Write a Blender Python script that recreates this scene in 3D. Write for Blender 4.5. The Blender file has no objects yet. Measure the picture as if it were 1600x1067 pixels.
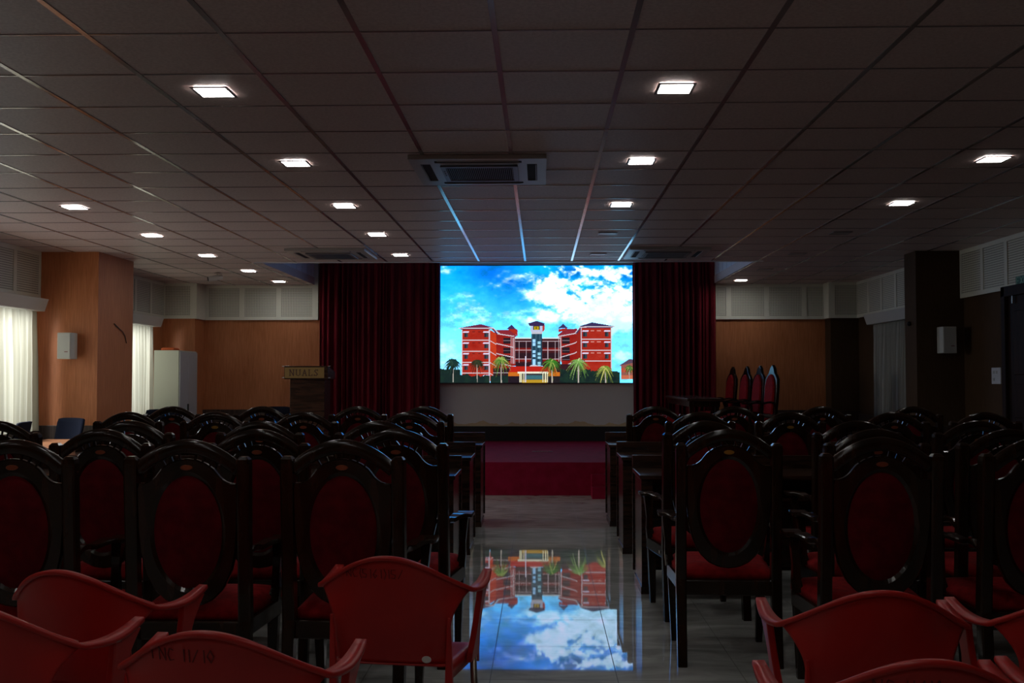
import bpy, bmesh, math, random
import numpy as np
from mathutils import Vector, Matrix
R = math.radians
PI = math.pi
random.seed(7)
S = bpy.context.scene
C = S.collection

# ------------------------------------------------------------------ camera
F_PX, VPX, VPY = 1600.0, 845.0, 590.0
EYE = 1.42
yaw = math.atan((VPX - 800.0) / F_PX)
pitch = math.atan((VPY - 533.5) / F_PX)
cam_d = bpy.data.cameras.new('camera')
cam_d.sensor_width = 36.0
cam_d.lens = F_PX / 1600.0 * 36.0
cam_d.clip_start = 0.05
cam_d.clip_end = 100
cam = bpy.data.objects.new('camera', cam_d)
C.objects.link(cam)
cam.location = (0, 0, EYE)
cam.rotation_euler = (R(90) + pitch, 0, yaw)
S.camera = cam

# ------------------------------------------------------------------ world, exposure
W = bpy.data.worlds.new('world')
S.world = W
W.use_nodes = True
W.node_tree.nodes['Background'].inputs[0].default_value = (0.85, 0.95, 1.0, 1)
W.node_tree.nodes['Background'].inputs[1].default_value = 1.3
vs = S.view_settings
vs.view_transform = 'Standard'
vs.look = 'None'
vs.gamma = 1.0
vs.exposure = 0.0
vs.use_curve_mapping = False

# daylight outside the two left hand windows
LAMP_E = 32.0        # ceiling lamp emission
SCREEN_E = 1.0     # LED screen emission
XL, XR, YB, YF, ZC = -6.04, 5.02, 16.62, -2.6, 2.93
WIN = {1: (8.9, 11.75, 0.86, 2.24), 2: (13.5, 15.45, 0.86, 2.24)}
DAY = {1: 28.0, 2: 20.0}
for n, (a, b, z0, z1) in WIN.items():
    ld = bpy.data.lights.new('daylight', 'AREA')
    ld.shape = 'RECTANGLE'
    ld.size = b - a
    ld.size_y = z1 - z0
    ld.energy = DAY[n] * PI * (b - a) * (z1 - z0)
    ld.color = (0.97, 1.0, 1.0)
    lo = bpy.data.objects.new('daylight', ld)
    C.objects.link(lo)
    lo.location = (XL - 1.3, (a + b) / 2, 2.55)
    lo.rotation_euler = (0, R(-90), 0)
    lo.rotation_euler = Vector((1, 0, -.6)).to_track_quat('-Z', 'Y').to_euler()
    ld.size, ld.size_y = (b - a), (z1 - z0)

# ------------------------------------------------------------------ materials
def mat(name, col, rough=0.6, spec=0.5, metal=0.0, emit=None, es=0.0, coat=0.0):
    m = bpy.data.materials.new(name)
    m.use_nodes = True
    b = m.node_tree.nodes['Principled BSDF']
    b.inputs['Base Color'].default_value = (*col, 1)
    b.inputs['Roughness'].default_value = rough
    b.inputs['Specular IOR Level'].default_value = spec
    b.inputs['Metallic'].default_value = metal
    b.inputs['Coat Weight'].default_value = coat
    b.inputs['Coat Roughness'].default_value = 0.08
    if emit:
        b.inputs['Emission Color'].default_value = (*emit, 1)
        b.inputs['Emission Strength'].default_value = es
    return m

def nodes(m):
    return m.node_tree.nodes, m.node_tree.links, m.node_tree.nodes['Principled BSDF']

def noise_mix(m, c1, c2, scale=(1, 1, 1), nscale=5.0, detail=4, lo=0.35, hi=0.65, bump=0.0, rough=None):
    n, l, b = nodes(m)
    tc = n.new('ShaderNodeTexCoord')
    mp = n.new('ShaderNodeMapping')
    mp.inputs['Scale'].default_value = scale
    t = n.new('ShaderNodeTexNoise')
    t.inputs['Scale'].default_value = nscale
    t.inputs['Detail'].default_value = detail
    r = n.new('ShaderNodeValToRGB')
    r.color_ramp.elements[0].position = lo
    r.color_ramp.elements[1].position = hi
    r.color_ramp.elements[0].color = (*c1, 1)
    r.color_ramp.elements[1].color = (*c2, 1)
    l.new(tc.outputs['Object'], mp.inputs[0])
    l.new(mp.outputs[0], t.inputs[0])
    l.new(t.outputs[0], r.inputs[0])
    l.new(r.outputs[0], b.inputs['Base Color'])
    if bump:
        bp = n.new('ShaderNodeBump')
        bp.inputs['Strength'].default_value = bump
        bp.inputs['Distance'].default_value = 0.01
        l.new(t.outputs[0], bp.inputs['Height'])
        l.new(bp.outputs[0], b.inputs['Normal'])
    return m

M = {}
M['wood'] = noise_mix(mat('polished_dark_wood', (.03, .012, .008), 0.17, 0.42), (.008, .0045, .002), (.026, .010, .005), (6, 6, 1.0), 4)
M['deskwood'] = noise_mix(mat('desk_wood', (.05, .02, .012), 0.22, 0.6), (.016, .007, .004), (.050, .022, .013), (1.0, 8, 8), 4)
M['tablewood'] = noise_mix(mat('table_wood', (.3, .13, .06), 0.35, 0.5), (.26, .10, .045), (.36, .16, .07), (1.0, 8, 8), 3)
M['velvet'] = noise_mix(mat('red_velvet', (.25, .003, .006), 0.85, 0.2), (.22, .002, .004), (.32, .005, .008), (1, 1, 1), 30, bump=.1)
M['velvetback'] = noise_mix(mat('dark_red_upholstery', (.10, .001, .004), 0.8, 0.15), (.075, .0, .003), (.13, .0015, .006), (1, 1, 1), 12)
M['plastic'] = noise_mix(mat('red_plastic', (.42, .015, .012), 0.38, 0.45), (.36, .010, .009), (.46, .02, .016), (1, 1, 1), 3)
M['steel'] = mat('brushed_metal', (.42, .38, .32), 0.35, 0.5, 1.0)
M['chrome'] = mat('chrome', (.6, .6, .6), 0.2, 0.5, 1.0)
M['label'] = mat('pale_label', (.55, .53, .50), 0.5)
M['ink'] = mat('dark_ink', (.13, .006, .005), 0.6)
M['plaque'] = mat('copper_plaque', (.35, .10, .05), 0.3, 0.5, 0.6)
M['gold'] = mat('gold_plaque', (.5, .28, .05), 0.3, 0.5, 0.6)
M['black'] = mat('black_plastic', (.012, .012, .014), 0.5)
M['navy'] = mat('navy_mesh_fabric', (.004, .006, .016), 0.9, 0.15)
M['white'] = mat('white_paint', (.62, .60, .56), 0.5)
M['acwhite'] = mat('air_conditioner_plastic', (.45, .42, .40), 0.35)
M['acgrille'] = mat('air_conditioner_grille', (.20, .18, .18), 0.4)
M['dark'] = mat('dark_void', (.01, .01, .01), 0.8)
M['cream'] = mat('cream_paint', (.55, .54, .50), 0.55)
M['cabinet'] = mat('cabinet_paint', (.50, .52, .44), 0.42)
M['cabinetshade'] = mat('cabinet_shaded_side', (.40, .42, .44), 0.42)  # shade on the side turned from the window, put into the door colour
M['orange'] = mat('orange_cloth', (.65, .12, .03), 0.7)
M['speaker'] = mat('speaker_shell', (.55, .56, .52), 0.5)
M['grille'] = mat('speaker_grille', (.42, .43, .42), 0.7)
M['black_skirt'] = mat('black_skirting', (.008, .008, .008), 0.6)
M['green'] = mat('exit_green', (.02, .10, .06), 0.5)
M['exitletter'] = mat('exit_letter', (.20, .42, .30), 0.5)
M['paper'] = mat('switch_plastic', (.55, .55, .58), 0.5)
M['brass'] = mat('brass_sign', (.26, .16, .05), 0.4, 0.4, 0.2)
M['signink'] = mat('sign_letters', (.05, .01, .005), 0.5)
M['carpet'] = noise_mix(mat('red_carpet', (.30, .02, .03), 0.8, 0.1), (.19, .003, .020), (.24, .005, .030), (1, 1, 1), 8)
M['lampoff'] = mat('lamp_diffuser_off', (.35, .32, .32), 0.35)
M['lampframe'] = mat('lamp_frame', (.25, .22, .22), 0.4)
M['lampon'] = mat('lamp_diffuser', (.9, .9, .9), 0.5, emit=(1.0, 0.985, 0.95), es=LAMP_E)
M['tbar'] = mat('ceiling_bar', (.42, .38, .38), 0.15, 0.6, 0.5)

# ceiling tile
M['tile'] = noise_mix(mat('ceiling_tile', (.3, .27, .26), 0.5, 0.4), (.58, .46, .44), (.68, .56, .53), (1, 1, 1), 60, 2)
# wall fabric: orange brown woven
def wall_mat(name='orange_wallcovering', ca=(.38, .125, .042, 1), cb=(.62, .235, .10, 1)):
    m = mat(name, (.3, .12, .05), 0.55, 0.35)
    n, l, b = nodes(m)
    tc = n.new('ShaderNodeTexCoord')
    mp = n.new('ShaderNodeMapping')
    mp.inputs['Scale'].default_value = (60, 60, 3.0)
    t = n.new('ShaderNodeTexNoise')
    t.inputs['Scale'].default_value = 1.6
    t.inputs['Detail'].default_value = 5
    t2 = n.new('ShaderNodeTexNoise')
    t2.inputs['Scale'].default_value = 1.2
    mx = n.new('ShaderNodeMath')
    mx.operation = 'MULTIPLY_ADD'
    mx.inputs[1].default_value = 0.6
    r = n.new('ShaderNodeValToRGB')
    r.color_ramp.elements[0].position = .35
    r.color_ramp.elements[1].position = .75
    r.color_ramp.elements[0].color = ca
    r.color_ramp.elements[1].color = cb
    l.new(tc.outputs['Object'], mp.inputs[0])
    l.new(mp.outputs[0], t.inputs[0])
    l.new(tc.outputs['Object'], t2.inputs[0])
    l.new(t.outputs[0], mx.inputs[0])
    ad = n.new('ShaderNodeMath')
    ad.operation = 'MULTIPLY'
    ad.inputs[1].default_value = 0.45
    l.new(t2.outputs[0], ad.inputs[0])
    l.new(ad.outputs[0], mx.inputs[2])
    l.new(mx.outputs[0], r.inputs[0])
    l.new(r.outputs[0], b.inputs['Base Color'])
    bp = n.new('ShaderNodeBump')
    bp.inputs['Strength'].default_value = .25
    bp.inputs['Distance'].default_value = .004
    l.new(t.outputs[0], bp.inputs['Height'])
    l.new(bp.outputs[0], b.inputs['Normal'])
    return m
M['wall'] = wall_mat()
M['wallshade'] = wall_mat('shaded_wallcovering', (.055, .030, .014, 1), (.085, .048, .026, 1))  # wallcovering copy darkened to carry the dimness of the right side
M['wallshade'].node_tree.nodes['Principled BSDF'].inputs['Specular IOR Level'].default_value = .12
M['wallshade'].node_tree.nodes['Principled BSDF'].inputs['Roughness'].default_value = .75
M['dado'] = noise_mix(mat('dark_wainscot', (.05, .03, .02), 0.4, 0.4), (.03, .02, .016), (.07, .045, .035), (25, 25, 1), 2)

# perforated acoustic board: rows of dark holes (object space, given plane axes)
def perf_mat(name, axis, pitch=0.0265):
    m = mat(name, (.45, .46, .40), 0.6, 0.3)
    n, l, b = nodes(m)
    tc = n.new('ShaderNodeTexCoord')
    sp = n.new('ShaderNodeSeparateXYZ')
    l.new(tc.outputs['Object'], sp.inputs[0])
    outs = []
    for a in (axis, 'Z'):
        mu = n.new('ShaderNodeMath'); mu.operation = 'MULTIPLY'; mu.inputs[1].default_value = 1 / pitch
        fr = n.new('ShaderNodeMath'); fr.operation = 'FRACT'
        sb = n.new('ShaderNodeMath'); sb.operation = 'SUBTRACT'; sb.inputs[1].default_value = 0.5
        sq = n.new('ShaderNodeMath'); sq.operation = 'POWER'; sq.inputs[1].default_value = 2
        ab = n.new('ShaderNodeMath'); ab.operation = 'ABSOLUTE'
        l.new(sp.outputs[a], mu.inputs[0]); l.new(mu.outputs[0], fr.inputs[0]); l.new(fr.outputs[0], sb.inputs[0])
        l.new(sb.outputs[0], ab.inputs[0]); l.new(ab.outputs[0], sq.inputs[0])
        outs.append(sq)
    ad = n.new('ShaderNodeMath'); ad.operation = 'ADD'
    l.new(outs[0].outputs[0], ad.inputs[0]); l.new(outs[1].outputs[0], ad.inputs[1])
    lt = n.new('ShaderNodeMath'); lt.operation = 'LESS_THAN'; lt.inputs[1].default_value = 0.075
    l.new(ad.outputs[0], lt.inputs[0])
    mx = n.new('ShaderNodeMix'); mx.data_type = 'RGBA'
    mx.inputs[6].default_value = (.70, .70, .60, 1)
    mx.inputs[7].default_value = (.06, .06, .05, 1)
    l.new(lt.outputs[0], mx.inputs[0])
    l.new(mx.outputs[2], b.inputs['Base Color'])
    return m
M['perfx'] = perf_mat('perforated_board', 'X')
M['perfy'] = perf_mat('perforated_side_board', 'Y')
M['frieze'] = mat('frieze_paint', (.74, .74, .64), 0.55)

# polished floor tile
def floor_mat():
    m = mat('polished_floor_tile', (.3, .28, .25), 0.05, 0.5)
    n, l, b = nodes(m)
    tc = n.new('ShaderNodeTexCoord')
    sp = n.new('ShaderNodeSeparateXYZ')
    l.new(tc.outputs['Object'], sp.inputs[0])
    dd = []
    for a, off in (('X', 0.24), ('Y', -0.07)):
        ad = n.new('ShaderNodeMath'); ad.operation = 'ADD'; ad.inputs[1].default_value = off + 60
        mu = n.new('ShaderNodeMath'); mu.operation = 'DIVIDE'; mu.inputs[1].default_value = 0.6
        fr = n.new('ShaderNodeMath'); fr.operation = 'FRACT'
        sb = n.new('ShaderNodeMath'); sb.operation = 'SUBTRACT'; sb.inputs[1].default_value = 0.5
        ab = n.new('ShaderNodeMath'); ab.operation = 'ABSOLUTE'
        l.new(sp.outputs[a], ad.inputs[0]); l.new(ad.outputs[0], mu.inputs[0]); l.new(mu.outputs[0], fr.inputs[0])
        l.new(fr.outputs[0], sb.inputs[0]); l.new(sb.outputs[0], ab.inputs[0])
        dd.append(ab)
    mxm = n.new('ShaderNodeMath'); mxm.operation = 'MAXIMUM'
    l.new(dd[0].outputs[0], mxm.inputs[0]); l.new(dd[1].outputs[0], mxm.inputs[1])
    gt = n.new('ShaderNodeMath'); gt.operation = 'GREATER_THAN'; gt.inputs[1].default_value = 0.4965
    l.new(mxm.outputs[0], gt.inputs[0])
    mp = n.new('ShaderNodeMapping'); mp.inputs['Scale'].default_value = (1, 2.2, 1)
    t = n.new('ShaderNodeTexNoise'); t.inputs['Scale'].default_value = 2.2; t.inputs['Detail'].default_value = 7
    t.inputs['Distortion'].default_value = 1.5
    l.new(tc.outputs['Object'], mp.inputs[0]); l.new(mp.outputs[0], t.inputs[0])
    r = n.new('ShaderNodeValToRGB')
    r.color_ramp.elements[0].position = .35; r.color_ramp.elements[1].position = .68
    r.color_ramp.elements[0].color = (.33, .335, .32, 1); r.color_ramp.elements[1].color = (.55, .555, .53, 1)
    l.new(t.outputs[0], r.inputs[0])
    mx = n.new('ShaderNodeMix'); mx.data_type = 'RGBA'
    mx.inputs[7].default_value = (.04, .035, .03, 1)
    l.new(gt.outputs[0], mx.inputs[0]); l.new(r.outputs[0], mx.inputs[6]); l.new(mx.outputs[2], b.inputs['Base Color'])
    ro = n.new('ShaderNodeMath'); ro.operation = 'MULTIPLY_ADD'; ro.inputs[1].default_value = 0.4; ro.inputs[2].default_value = 0.022
    l.new(gt.outputs[0], ro.inputs[0]); l.new(ro.outputs[0], b.inputs['Roughness'])
    return m
M['floor'] = floor_mat()

# stained screen wall (damp stain along its foot has its own shape)
def stain_mat():
    m = mat('stained_white_wall', (.4, .38, .33), 0.7, 0.3)
    n, l, b = nodes(m)
    tc = n.new('ShaderNodeTexCoord'); sp = n.new('ShaderNodeSeparateXYZ')
    l.new(tc.outputs['Object'], sp.inputs[0])
    mp = n.new('ShaderNodeMapping'); mp.inputs['Scale'].default_value = (1.6, 0, 0)
    t = n.new('ShaderNodeTexNoise'); t.inputs['Scale'].default_value = 1.6; t.inputs['Detail'].default_value = 4
    l.new(tc.outputs['Object'], mp.inputs[0]); l.new(mp.outputs[0], t.inputs[0])
    md = n.new('ShaderNodeMath'); md.operation = 'MULTIPLY_ADD'; md.inputs[1].default_value = 0.30; md.inputs[2].default_value = 0.53
    l.new(t.outputs[0], md.inputs[0])
    lt = n.new('ShaderNodeMath'); lt.operation = 'LESS_THAN'
    l.new(sp.outputs['Z'], lt.inputs[0]); l.new(md.outputs[0], lt.inputs[1])
    mx = n.new('ShaderNodeMix'); mx.data_type = 'RGBA'
    mx.inputs[6].default_value = (.82, .79, .70, 1); mx.inputs[7].default_value = (.74, .56, .32, 1)
    l.new(lt.outputs[0], mx.inputs[0])
    l.new(mx.outputs[2], b.inputs['Base Color'])
    return m
M['stain'] = stain_mat()

def curtain_mat(name, col, trans, tcol):
    m = bpy.data.materials.new(name); m.use_nodes = True
    n, l = m.node_tree.nodes, m.node_tree.links
    n.clear()
    o = n.new('ShaderNodeOutputMaterial'); d = n.new('ShaderNodeBsdfDiffuse'); t = n.new('ShaderNodeBsdfTranslucent')
    mx = n.new('ShaderNodeMixShader')
    d.inputs[0].default_value = (*col, 1); t.inputs[0].default_value = (*tcol, 1); mx.inputs[0].default_value = trans
    l.new(d.outputs[0], mx.inputs[1]); l.new(t.outputs[0], mx.inputs[2]); l.new(mx.outputs[0], o.inputs[0])
    return m
M['sheer'] = curtain_mat('cream_sheer_curtain', (.50, .49, .41), 0.5, (.50, .485, .40))
M['greycurtain'] = mat('grey_drape', (.34, .33, .29), 0.85, 0.2)
M['redcurtain'] = noise_mix(mat('burgundy_velvet', (.12, .002, .01), 0.75, 0.25), (.10, .001, .006), (.19, .004, .016), (1, 1, .2), 8)
def groove_mat():
    m = mat('recess_cladding', (.75, .75, .80), 0.3, 0.6)
    return m
M['recess'] = groove_mat()
M['doorwood'] = noise_mix(mat('carved_door_wood', (.02, .009, .005), 0.6, 0.15), (.012, .006, .004), (.03, .012, .007), (6, 6, 1), 3)

# ------------------------------------------------------------------ helpers
def tag(o, label=None, cat=None, group=None, kind=None):
    if label: o['label'] = label
    if cat: o['category'] = cat
    if group: o['group'] = group
    if kind: o['kind'] = kind
    return o

def obj(name, bm, m, parent=None, smooth=False, loc=None, bevel=0.0, weld=False):
    bmesh.ops.recalc_face_normals(bm, faces=bm.faces)
    if smooth:
        for f in bm.faces: f.smooth = True
    me = bpy.data.meshes.new(name)
    bm.to_mesh(me); bm.free()
    me.materials.append(m)
    o = bpy.data.objects.new(name, me)
    C.objects.link(o)
    if parent: o.parent = parent
    if loc: o.location = loc
    if bevel:
        b = o.modifiers.new('bevel', 'BEVEL'); b.width = bevel; b.segments = 2; b.limit_method = 'ANGLE'
    return o

def root(name, label, cat, loc=(0, 0, 0), rz=0, group=None):
    o = bpy.data.objects.new(name, None)
    C.objects.link(o)
    o.location = loc; o.rotation_euler = (0, 0, rz)
    o.empty_display_size = .1
    return tag(o, label, cat, group)

def struct(name, bm, m, **k):
    return tag(obj(name, bm, m, **k), kind='structure')

def nb(): return bmesh.new()

def box(bm, x0, x1, y0, y1, z0, z1):
    v = [bm.verts.new((x, y, z)) for z in (z0, z1) for y in (y0, y1) for x in (x0, x1)]
    for f in ((0, 2, 3, 1), (4, 5, 7, 6), (0, 1, 5, 4), (2, 6, 7, 3), (0, 4, 6, 2), (1, 3, 7, 5)):
        bm.faces.new([v[i] for i in f])
    return bm

def bx(*a): return box(nb(), *a)

def taper(bm, p0, p1, w0, d0, w1, d1):
    """square section bar from p0 to p1"""
    vs_ = []
    for p, w, d in ((p0, w0, d0), (p1, w1, d1)):
        for sx, sy in ((-1, -1), (1, -1), (1, 1), (-1, 1)):
            vs_.append(bm.verts.new((p[0] + sx * w / 2, p[1] + sy * d / 2, p[2])))
    bm.faces.new(vs_[3::-1]); bm.faces.new(vs_[4:])
    for i in range(4):
        j = (i + 1) % 4
        bm.faces.new((vs_[i], vs_[j], vs_[4 + j], vs_[4 + i]))
    return bm

def sweep(bm, path, profile, up=Vector((0, 0, 1)), closed_profile=True, scales=None):
    """profile: list of (a,b): a across (side), b along up-ish. """
    rings = []
    n = len(path)
    for i, p in enumerate(path):
        p = Vector(p)
        t = (Vector(path[min(i + 1, n - 1)]) - Vector(path[max(i - 1, 0)])).normalized()
        side = t.cross(up)
        if side.length < 1e-5: side = Vector((1, 0, 0))
        side.normalize()
        u = side.cross(t).normalized()
        s = scales[i] if scales else (1, 1)
        rings.append([bm.verts.new(p + side * a * s[0] + u * b * s[1]) for a, b in profile])
    m = len(profile)
    for i in range(n - 1):
        for j in range(m):
            k = (j + 1) % m
            bm.faces.new((rings[i][j], rings[i][k], rings[i + 1][k], rings[i + 1][j]))
    bm.faces.new(rings[0][::-1]); bm.faces.new(rings[-1])
    return bm

def tube(bm, path, r, seg=8, up=Vector((0, 0, 1))):
    return sweep(bm, path, [(r * math.cos(2 * PI * k / seg), r * math.sin(2 * PI * k / seg)) for k in range(seg)], up)

def cyl(bm, c, r0, r1, z0, z1, seg=20):
    a = [bm.verts.new((c[0] + r0 * math.cos(2 * PI * k / seg), c[1] + r0 * math.sin(2 * PI * k / seg), z0)) for k in range(seg)]
    b = [bm.verts.new((c[0] + r1 * math.cos(2 * PI * k / seg), c[1] + r1 * math.sin(2 * PI * k / seg), z1)) for k in range(seg)]
    bm.faces.new(a[::-1]); bm.faces.new(b)
    for k in range(seg):
        bm.faces.new((a[k], a[(k + 1) % seg], b[(k + 1) % seg], b[k]))
    return bm

def copy_tree(o, parent=None):
    c = o.copy(); C.objects.link(c)
    if parent: c.parent = parent
    for ch in list(o.children): copy_tree(ch, c)
    return c

# ------------------------------------------------------------------ setting
struct('floor', bx(XL - .2, XR + .2, YF, YB + .2, -.1, 0), M['floor'])
LIP = 13.28
RX0, RX1 = -3.68, 2.77
# ceiling with a raised recess over the stage
bm = nb()
box(bm, XL - .2, XR + .2, YF, LIP, ZC, ZC + .12)
box(bm, XL - .2, RX0, LIP, YB + .2, ZC, ZC + .12)
box(bm, RX1, XR + .2, LIP, YB + .2, ZC, ZC + .12)
ceiling = struct('ceiling', bm, M['tile'])
bm = nb()
box(bm, RX0 - .1, RX1 + .1, LIP - .08, YB + .2, 3.75, 3.85)
struct('ceiling_recess', bm, M['cream'])
bm = nb()
gx = [-.2 + .6 * i for i in range(-10, 9)]
gy = [4.4 + .6 * i for i in range(-11, 21)]
for x in gx:
    if XL < x < XR:
        yend = LIP if RX0 < x < RX1 else YB
        box(bm, x - .013, x + .013, YF, yend, ZC - .004, ZC + .01)
for y in gy:
    if y < YB:
        if y < LIP: box(bm, XL, XR, y - .005, y + .005, ZC - .0035, ZC + .009)
        else:
            box(bm, XL, RX0, y - .005, y + .005, ZC - .0035, ZC + .009)
            box(bm, RX1, XR, y - .005, y + .005, ZC - .0035, ZC + .009)
obj('ceiling_grid', bm, M['tbar'], ceiling)
# recess sides (grooved panels) and front fascia
def recess_side(x, s):
    bm = nb()
    y = LIP
    while y < YB - .02:
        y2 = min(y + .34, YB)
        box(bm, min(x, x + s * .04), max(x, x + s * .04), y + .012, y2 - .012, ZC + .001, 3.75)
        y = y2
    box(bm, min(x - s * .01, x), max(x - s * .01, x), LIP, YB, ZC + .001, 3.75)
    return bm
struct('trim_1', recess_side(RX0 - .045, 1), M['recess'])
struct('trim_2', recess_side(RX1 + .045, -1), M['recess'])
struct('trim_3', bx(RX0 - .1, RX1 + .1, LIP - .03, LIP + .01, ZC - .012, 3.75), M['recess'])

# walls
def wall_side(name, x0, x1, openings, m=M['wall'], xface=None):
    bm = nb()
    y = YF
    for (a, b, z0, z1) in openings:
        box(bm, x0, x1, y, a, 0, ZC + .05)
        box(bm, x0, x1, a, b, 0, z0)
        box(bm, x0, x1, a, b, z1, ZC + .05)
        y = b
    box(bm, x0, x1, y, YB + .2, 0, ZC + .05)
    return struct(name, bm, m)
wall_side('wall_left', XL - .2, XL, [WIN[1], WIN[2]])
WR = (12.9, 15.1, 0.86, 2.24)
wall_side('wall_right', XR, XR + .2, [WR], M['wallshade'])
struct('wall_back', bx(XL - .2, XR + .2, YB, YB + .2, 0, 3.85), M['wall'])
struct('wall_front', bx(XL - .2, XR + .2, YF - .2, YF, 0, 3.1), M['wall'])
# pillars and corner jogs
PL = (XL, -5.30, 12.10, 13.15)
PR = (4.46, XR, 12.28, 12.66)
struct('wall_pillar_left', bx(PL[0] - .02, PL[1], PL[2], PL[3], 0, ZC), M['wall'])
struct('wall_pillar_right', bx(PR[0], PR[1] + .02, PR[2], PR[3], 0, ZC), M['wallshade'])
struct('wall_jog_left', bx(XL - .02, -5.52, 16.18, YB + .02, 0, ZC), M['wall'])
struct('wall_jog_right', bx(4.58, XR + .02, 16.30, YB + .02, 0, ZC), M['wallshade'])
# stage centre wall below and around the screen
SX0, SX1, SZ0, SZ1, SY = -1.622, 1.476, 1.337, 3.228, 16.50
struct('wall_stage', bx(SX0 - .1, SX1 + .1, YB - .03, YB + .01, .62, 3.75), M['stain'])
struct('baseboard_back', bx(SX0 - .1, SX1 + .1, YB - .06, YB + .01, .40, .635), M['black_skirt'])
struct('trim_4', bx(RX0 - .03, RX0 + .06, YB - .1, YB + .01, 2.36, 3.75), M['frieze'])
# wainscots
def dado(name, *a): struct(name, bx(*a), M['dado'], bevel=.004)
dado('baseboard_left', XL, XL + .03, YF, 12.1, 0, .85)
dado('baseboard_pillar_left', XL, PL[1] + .02, PL[2] - .025, PL[2] + .01, 0, .85)
dado('baseboard_pillar_side', PL[1] - .01, PL[1] + .025, PL[2] - .025, PL[3] + .02, 0, .85)
dado('baseboard_far_left', XL, XL + .03, 13.15, 16.18, 0, .85)
dado('baseboard_back_left', XL, RX0, 16.155, 16.19, 0, .86) if False else None
dado('baseboard_stage_left', -5.52, RX0 - .02, YB - .03, YB + .01, 0, .9)
dado('baseboard_stage_right', RX1 + .02, 4.58, YB - .03, YB + .01, 0, .9)
dado('baseboard_right', XR - .03, XR, YF, 9.55, 0, .85)
dado('baseboard_far_right', XR - .03, XR, 12.66, 16.3, 0, .85)
dado('baseboard_pillar_right', PR[0] - .02, XR, PR[2] - .025, PR[2] + .01, 0, .85)
dado('baseboard_jog_right', 4.56, XR, 16.27, 16.31, 0, .9)

# acoustic friezes : board + frame grid
FZ0, FZ1 = 2.36, ZC - .002
def frieze_x(nm, x0, x1, yb, first=.0, pitch=.595):
    """on a wall facing -Y at y=yb"""
    b = struct(nm, bx(x0, x1, yb - .03, yb + .005, FZ0 + .01, FZ1), M['perfx'])
    bm = nb()
    yf0, yf1 = yb - .042, yb - .0301
    box(bm, x0, x1, yf0, yf1, FZ0, FZ0 + .05)
    box(bm, x0, x1, yf0, yf1, FZ1 - .05, FZ1)
    x = x0 + first
    xs = []
    while x < x1: xs.append(x); x += pitch
    for x in xs: box(bm, max(x0, x - .04), min(x1, x + .04), yf0 + .001, yf1, FZ0 + .05, FZ1 - .05)
    obj('frieze_frame', bm, M['frieze'], b)
def frieze_y(nm, xw, s, y0, y1, pitch=.60):
    b = struct(nm, bx(min(xw, xw + s * .03), max(xw, xw + s * .03), y0, y1, FZ0 + .01, FZ1), M['perfy'])
    bm = nb()
    a, c = xw + s * .0301, xw + s * .042
    a, c = min(a, c), max(a, c)
    box(bm, a, c, y0, y1, FZ0, FZ0 + .05)
    box(bm, a, c, y0, y1, FZ1 - .05, FZ1)
    y = y1
    while y > y0 - .01:
        box(bm, a, c, max(y0, y - .035), min(y1, y + .035), FZ0 + .05, FZ1 - .05); y -= pitch
    obj('frieze_frame', bm, M['frieze'], b)
frieze_x('trim_5', -5.52, RX0 - .02, YB, first=.04, pitch=.60)
frieze_x('trim_6', RX1 + .02, 4.58, YB, first=.24, pitch=.605)
frieze_x('trim_7', XL, -5.52, 16.18, first=.50)
frieze_x('trim_8', 4.58, XR, 16.30, first=.02)
frieze_y('trim_9', XL, 1, YF, 12.10)
frieze_y('trim_10', XL, 1, 13.15, 16.18)
frieze_y('trim_11', XR, -1, YF, 12.28)
frieze_y('trim_12', XR, -1, 12.66, 16.30)
struct('trim_13', bx(-5.52, -5.482, 16.14, YB - .043, FZ0, FZ1), M['frieze'])
struct('trim_14', bx(4.542, 4.58, 16.26, YB - .043, FZ0, FZ1), M['frieze'])

# windows: frames with mullions, pelmet boxes, curtains
def window(n, x, s, y0, y1, z0, z1):
    bm = nb()
    xa, xb = (x - .12, x - .07) if s > 0 else (x + .07, x + .12)
    for a, b, c, d in ((y0, y1, z0, z0 + .06), (y0, y1, z1 - .06, z1), (y0, y0 + .06, z0 + .06, z1 - .06), (y1 - .06, y1, z0 + .06, z1 - .06)):
        box(bm, xa, xb, a, b, c, d)
    k = max(2, round((y1 - y0) / .9))
    for i in range(1, k):
        y = y0 + (y1 - y0) * i / k
        box(bm, xa, xb, y - .03, y + .03, z0 + .06, z1 - .06)
    return struct('window_%d' % n, bm, M['cream'])
window(1, XL, 1, *WIN[1])
window(2, XL, 1, *WIN[2])
window(3, XR, -1, *WR)
# dark night shutter behind the right window
struct('window_4', bx(XR + .13, XR + .17, WR[0], WR[1], WR[2], WR[3]), M['dark'])

def pelmet(label, x, s, y0, y1, z0=2.20, z1=2.345, d=.24):
    bm = nb()
    # sloping front board, closed ends
    prof = [(0, z0), (s * (d - .05), z0), (s * d, z1), (0, z1)]
    a = [bm.verts.new((x + px, y0, pz)) for px, pz in prof]
    b = [bm.verts.new((x + px, y1, pz)) for px, pz in prof]
    bm.faces.new(a); bm.faces.new(b[::-1])
    for i in range(4): bm.faces.new((a[i], a[(i + 1) % 4], b[(i + 1) % 4], b[i]))
    return tag(obj('pelmet', bm, M['cream'], bevel=.004), label, 'pelmet')
pelmet('cream box pelmet over the bright curtain at the left edge', XL + .002, 1, 8.6, 11.9)
pelmet('cream box pelmet over the far left curtain beside the white cabinet', XL + .002, 1, 13.16, 15.6)
pelmet('cream box pelmet over the dim pleated curtain on the right wall', XR - .002, -1, 12.67, 15.3)

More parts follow.
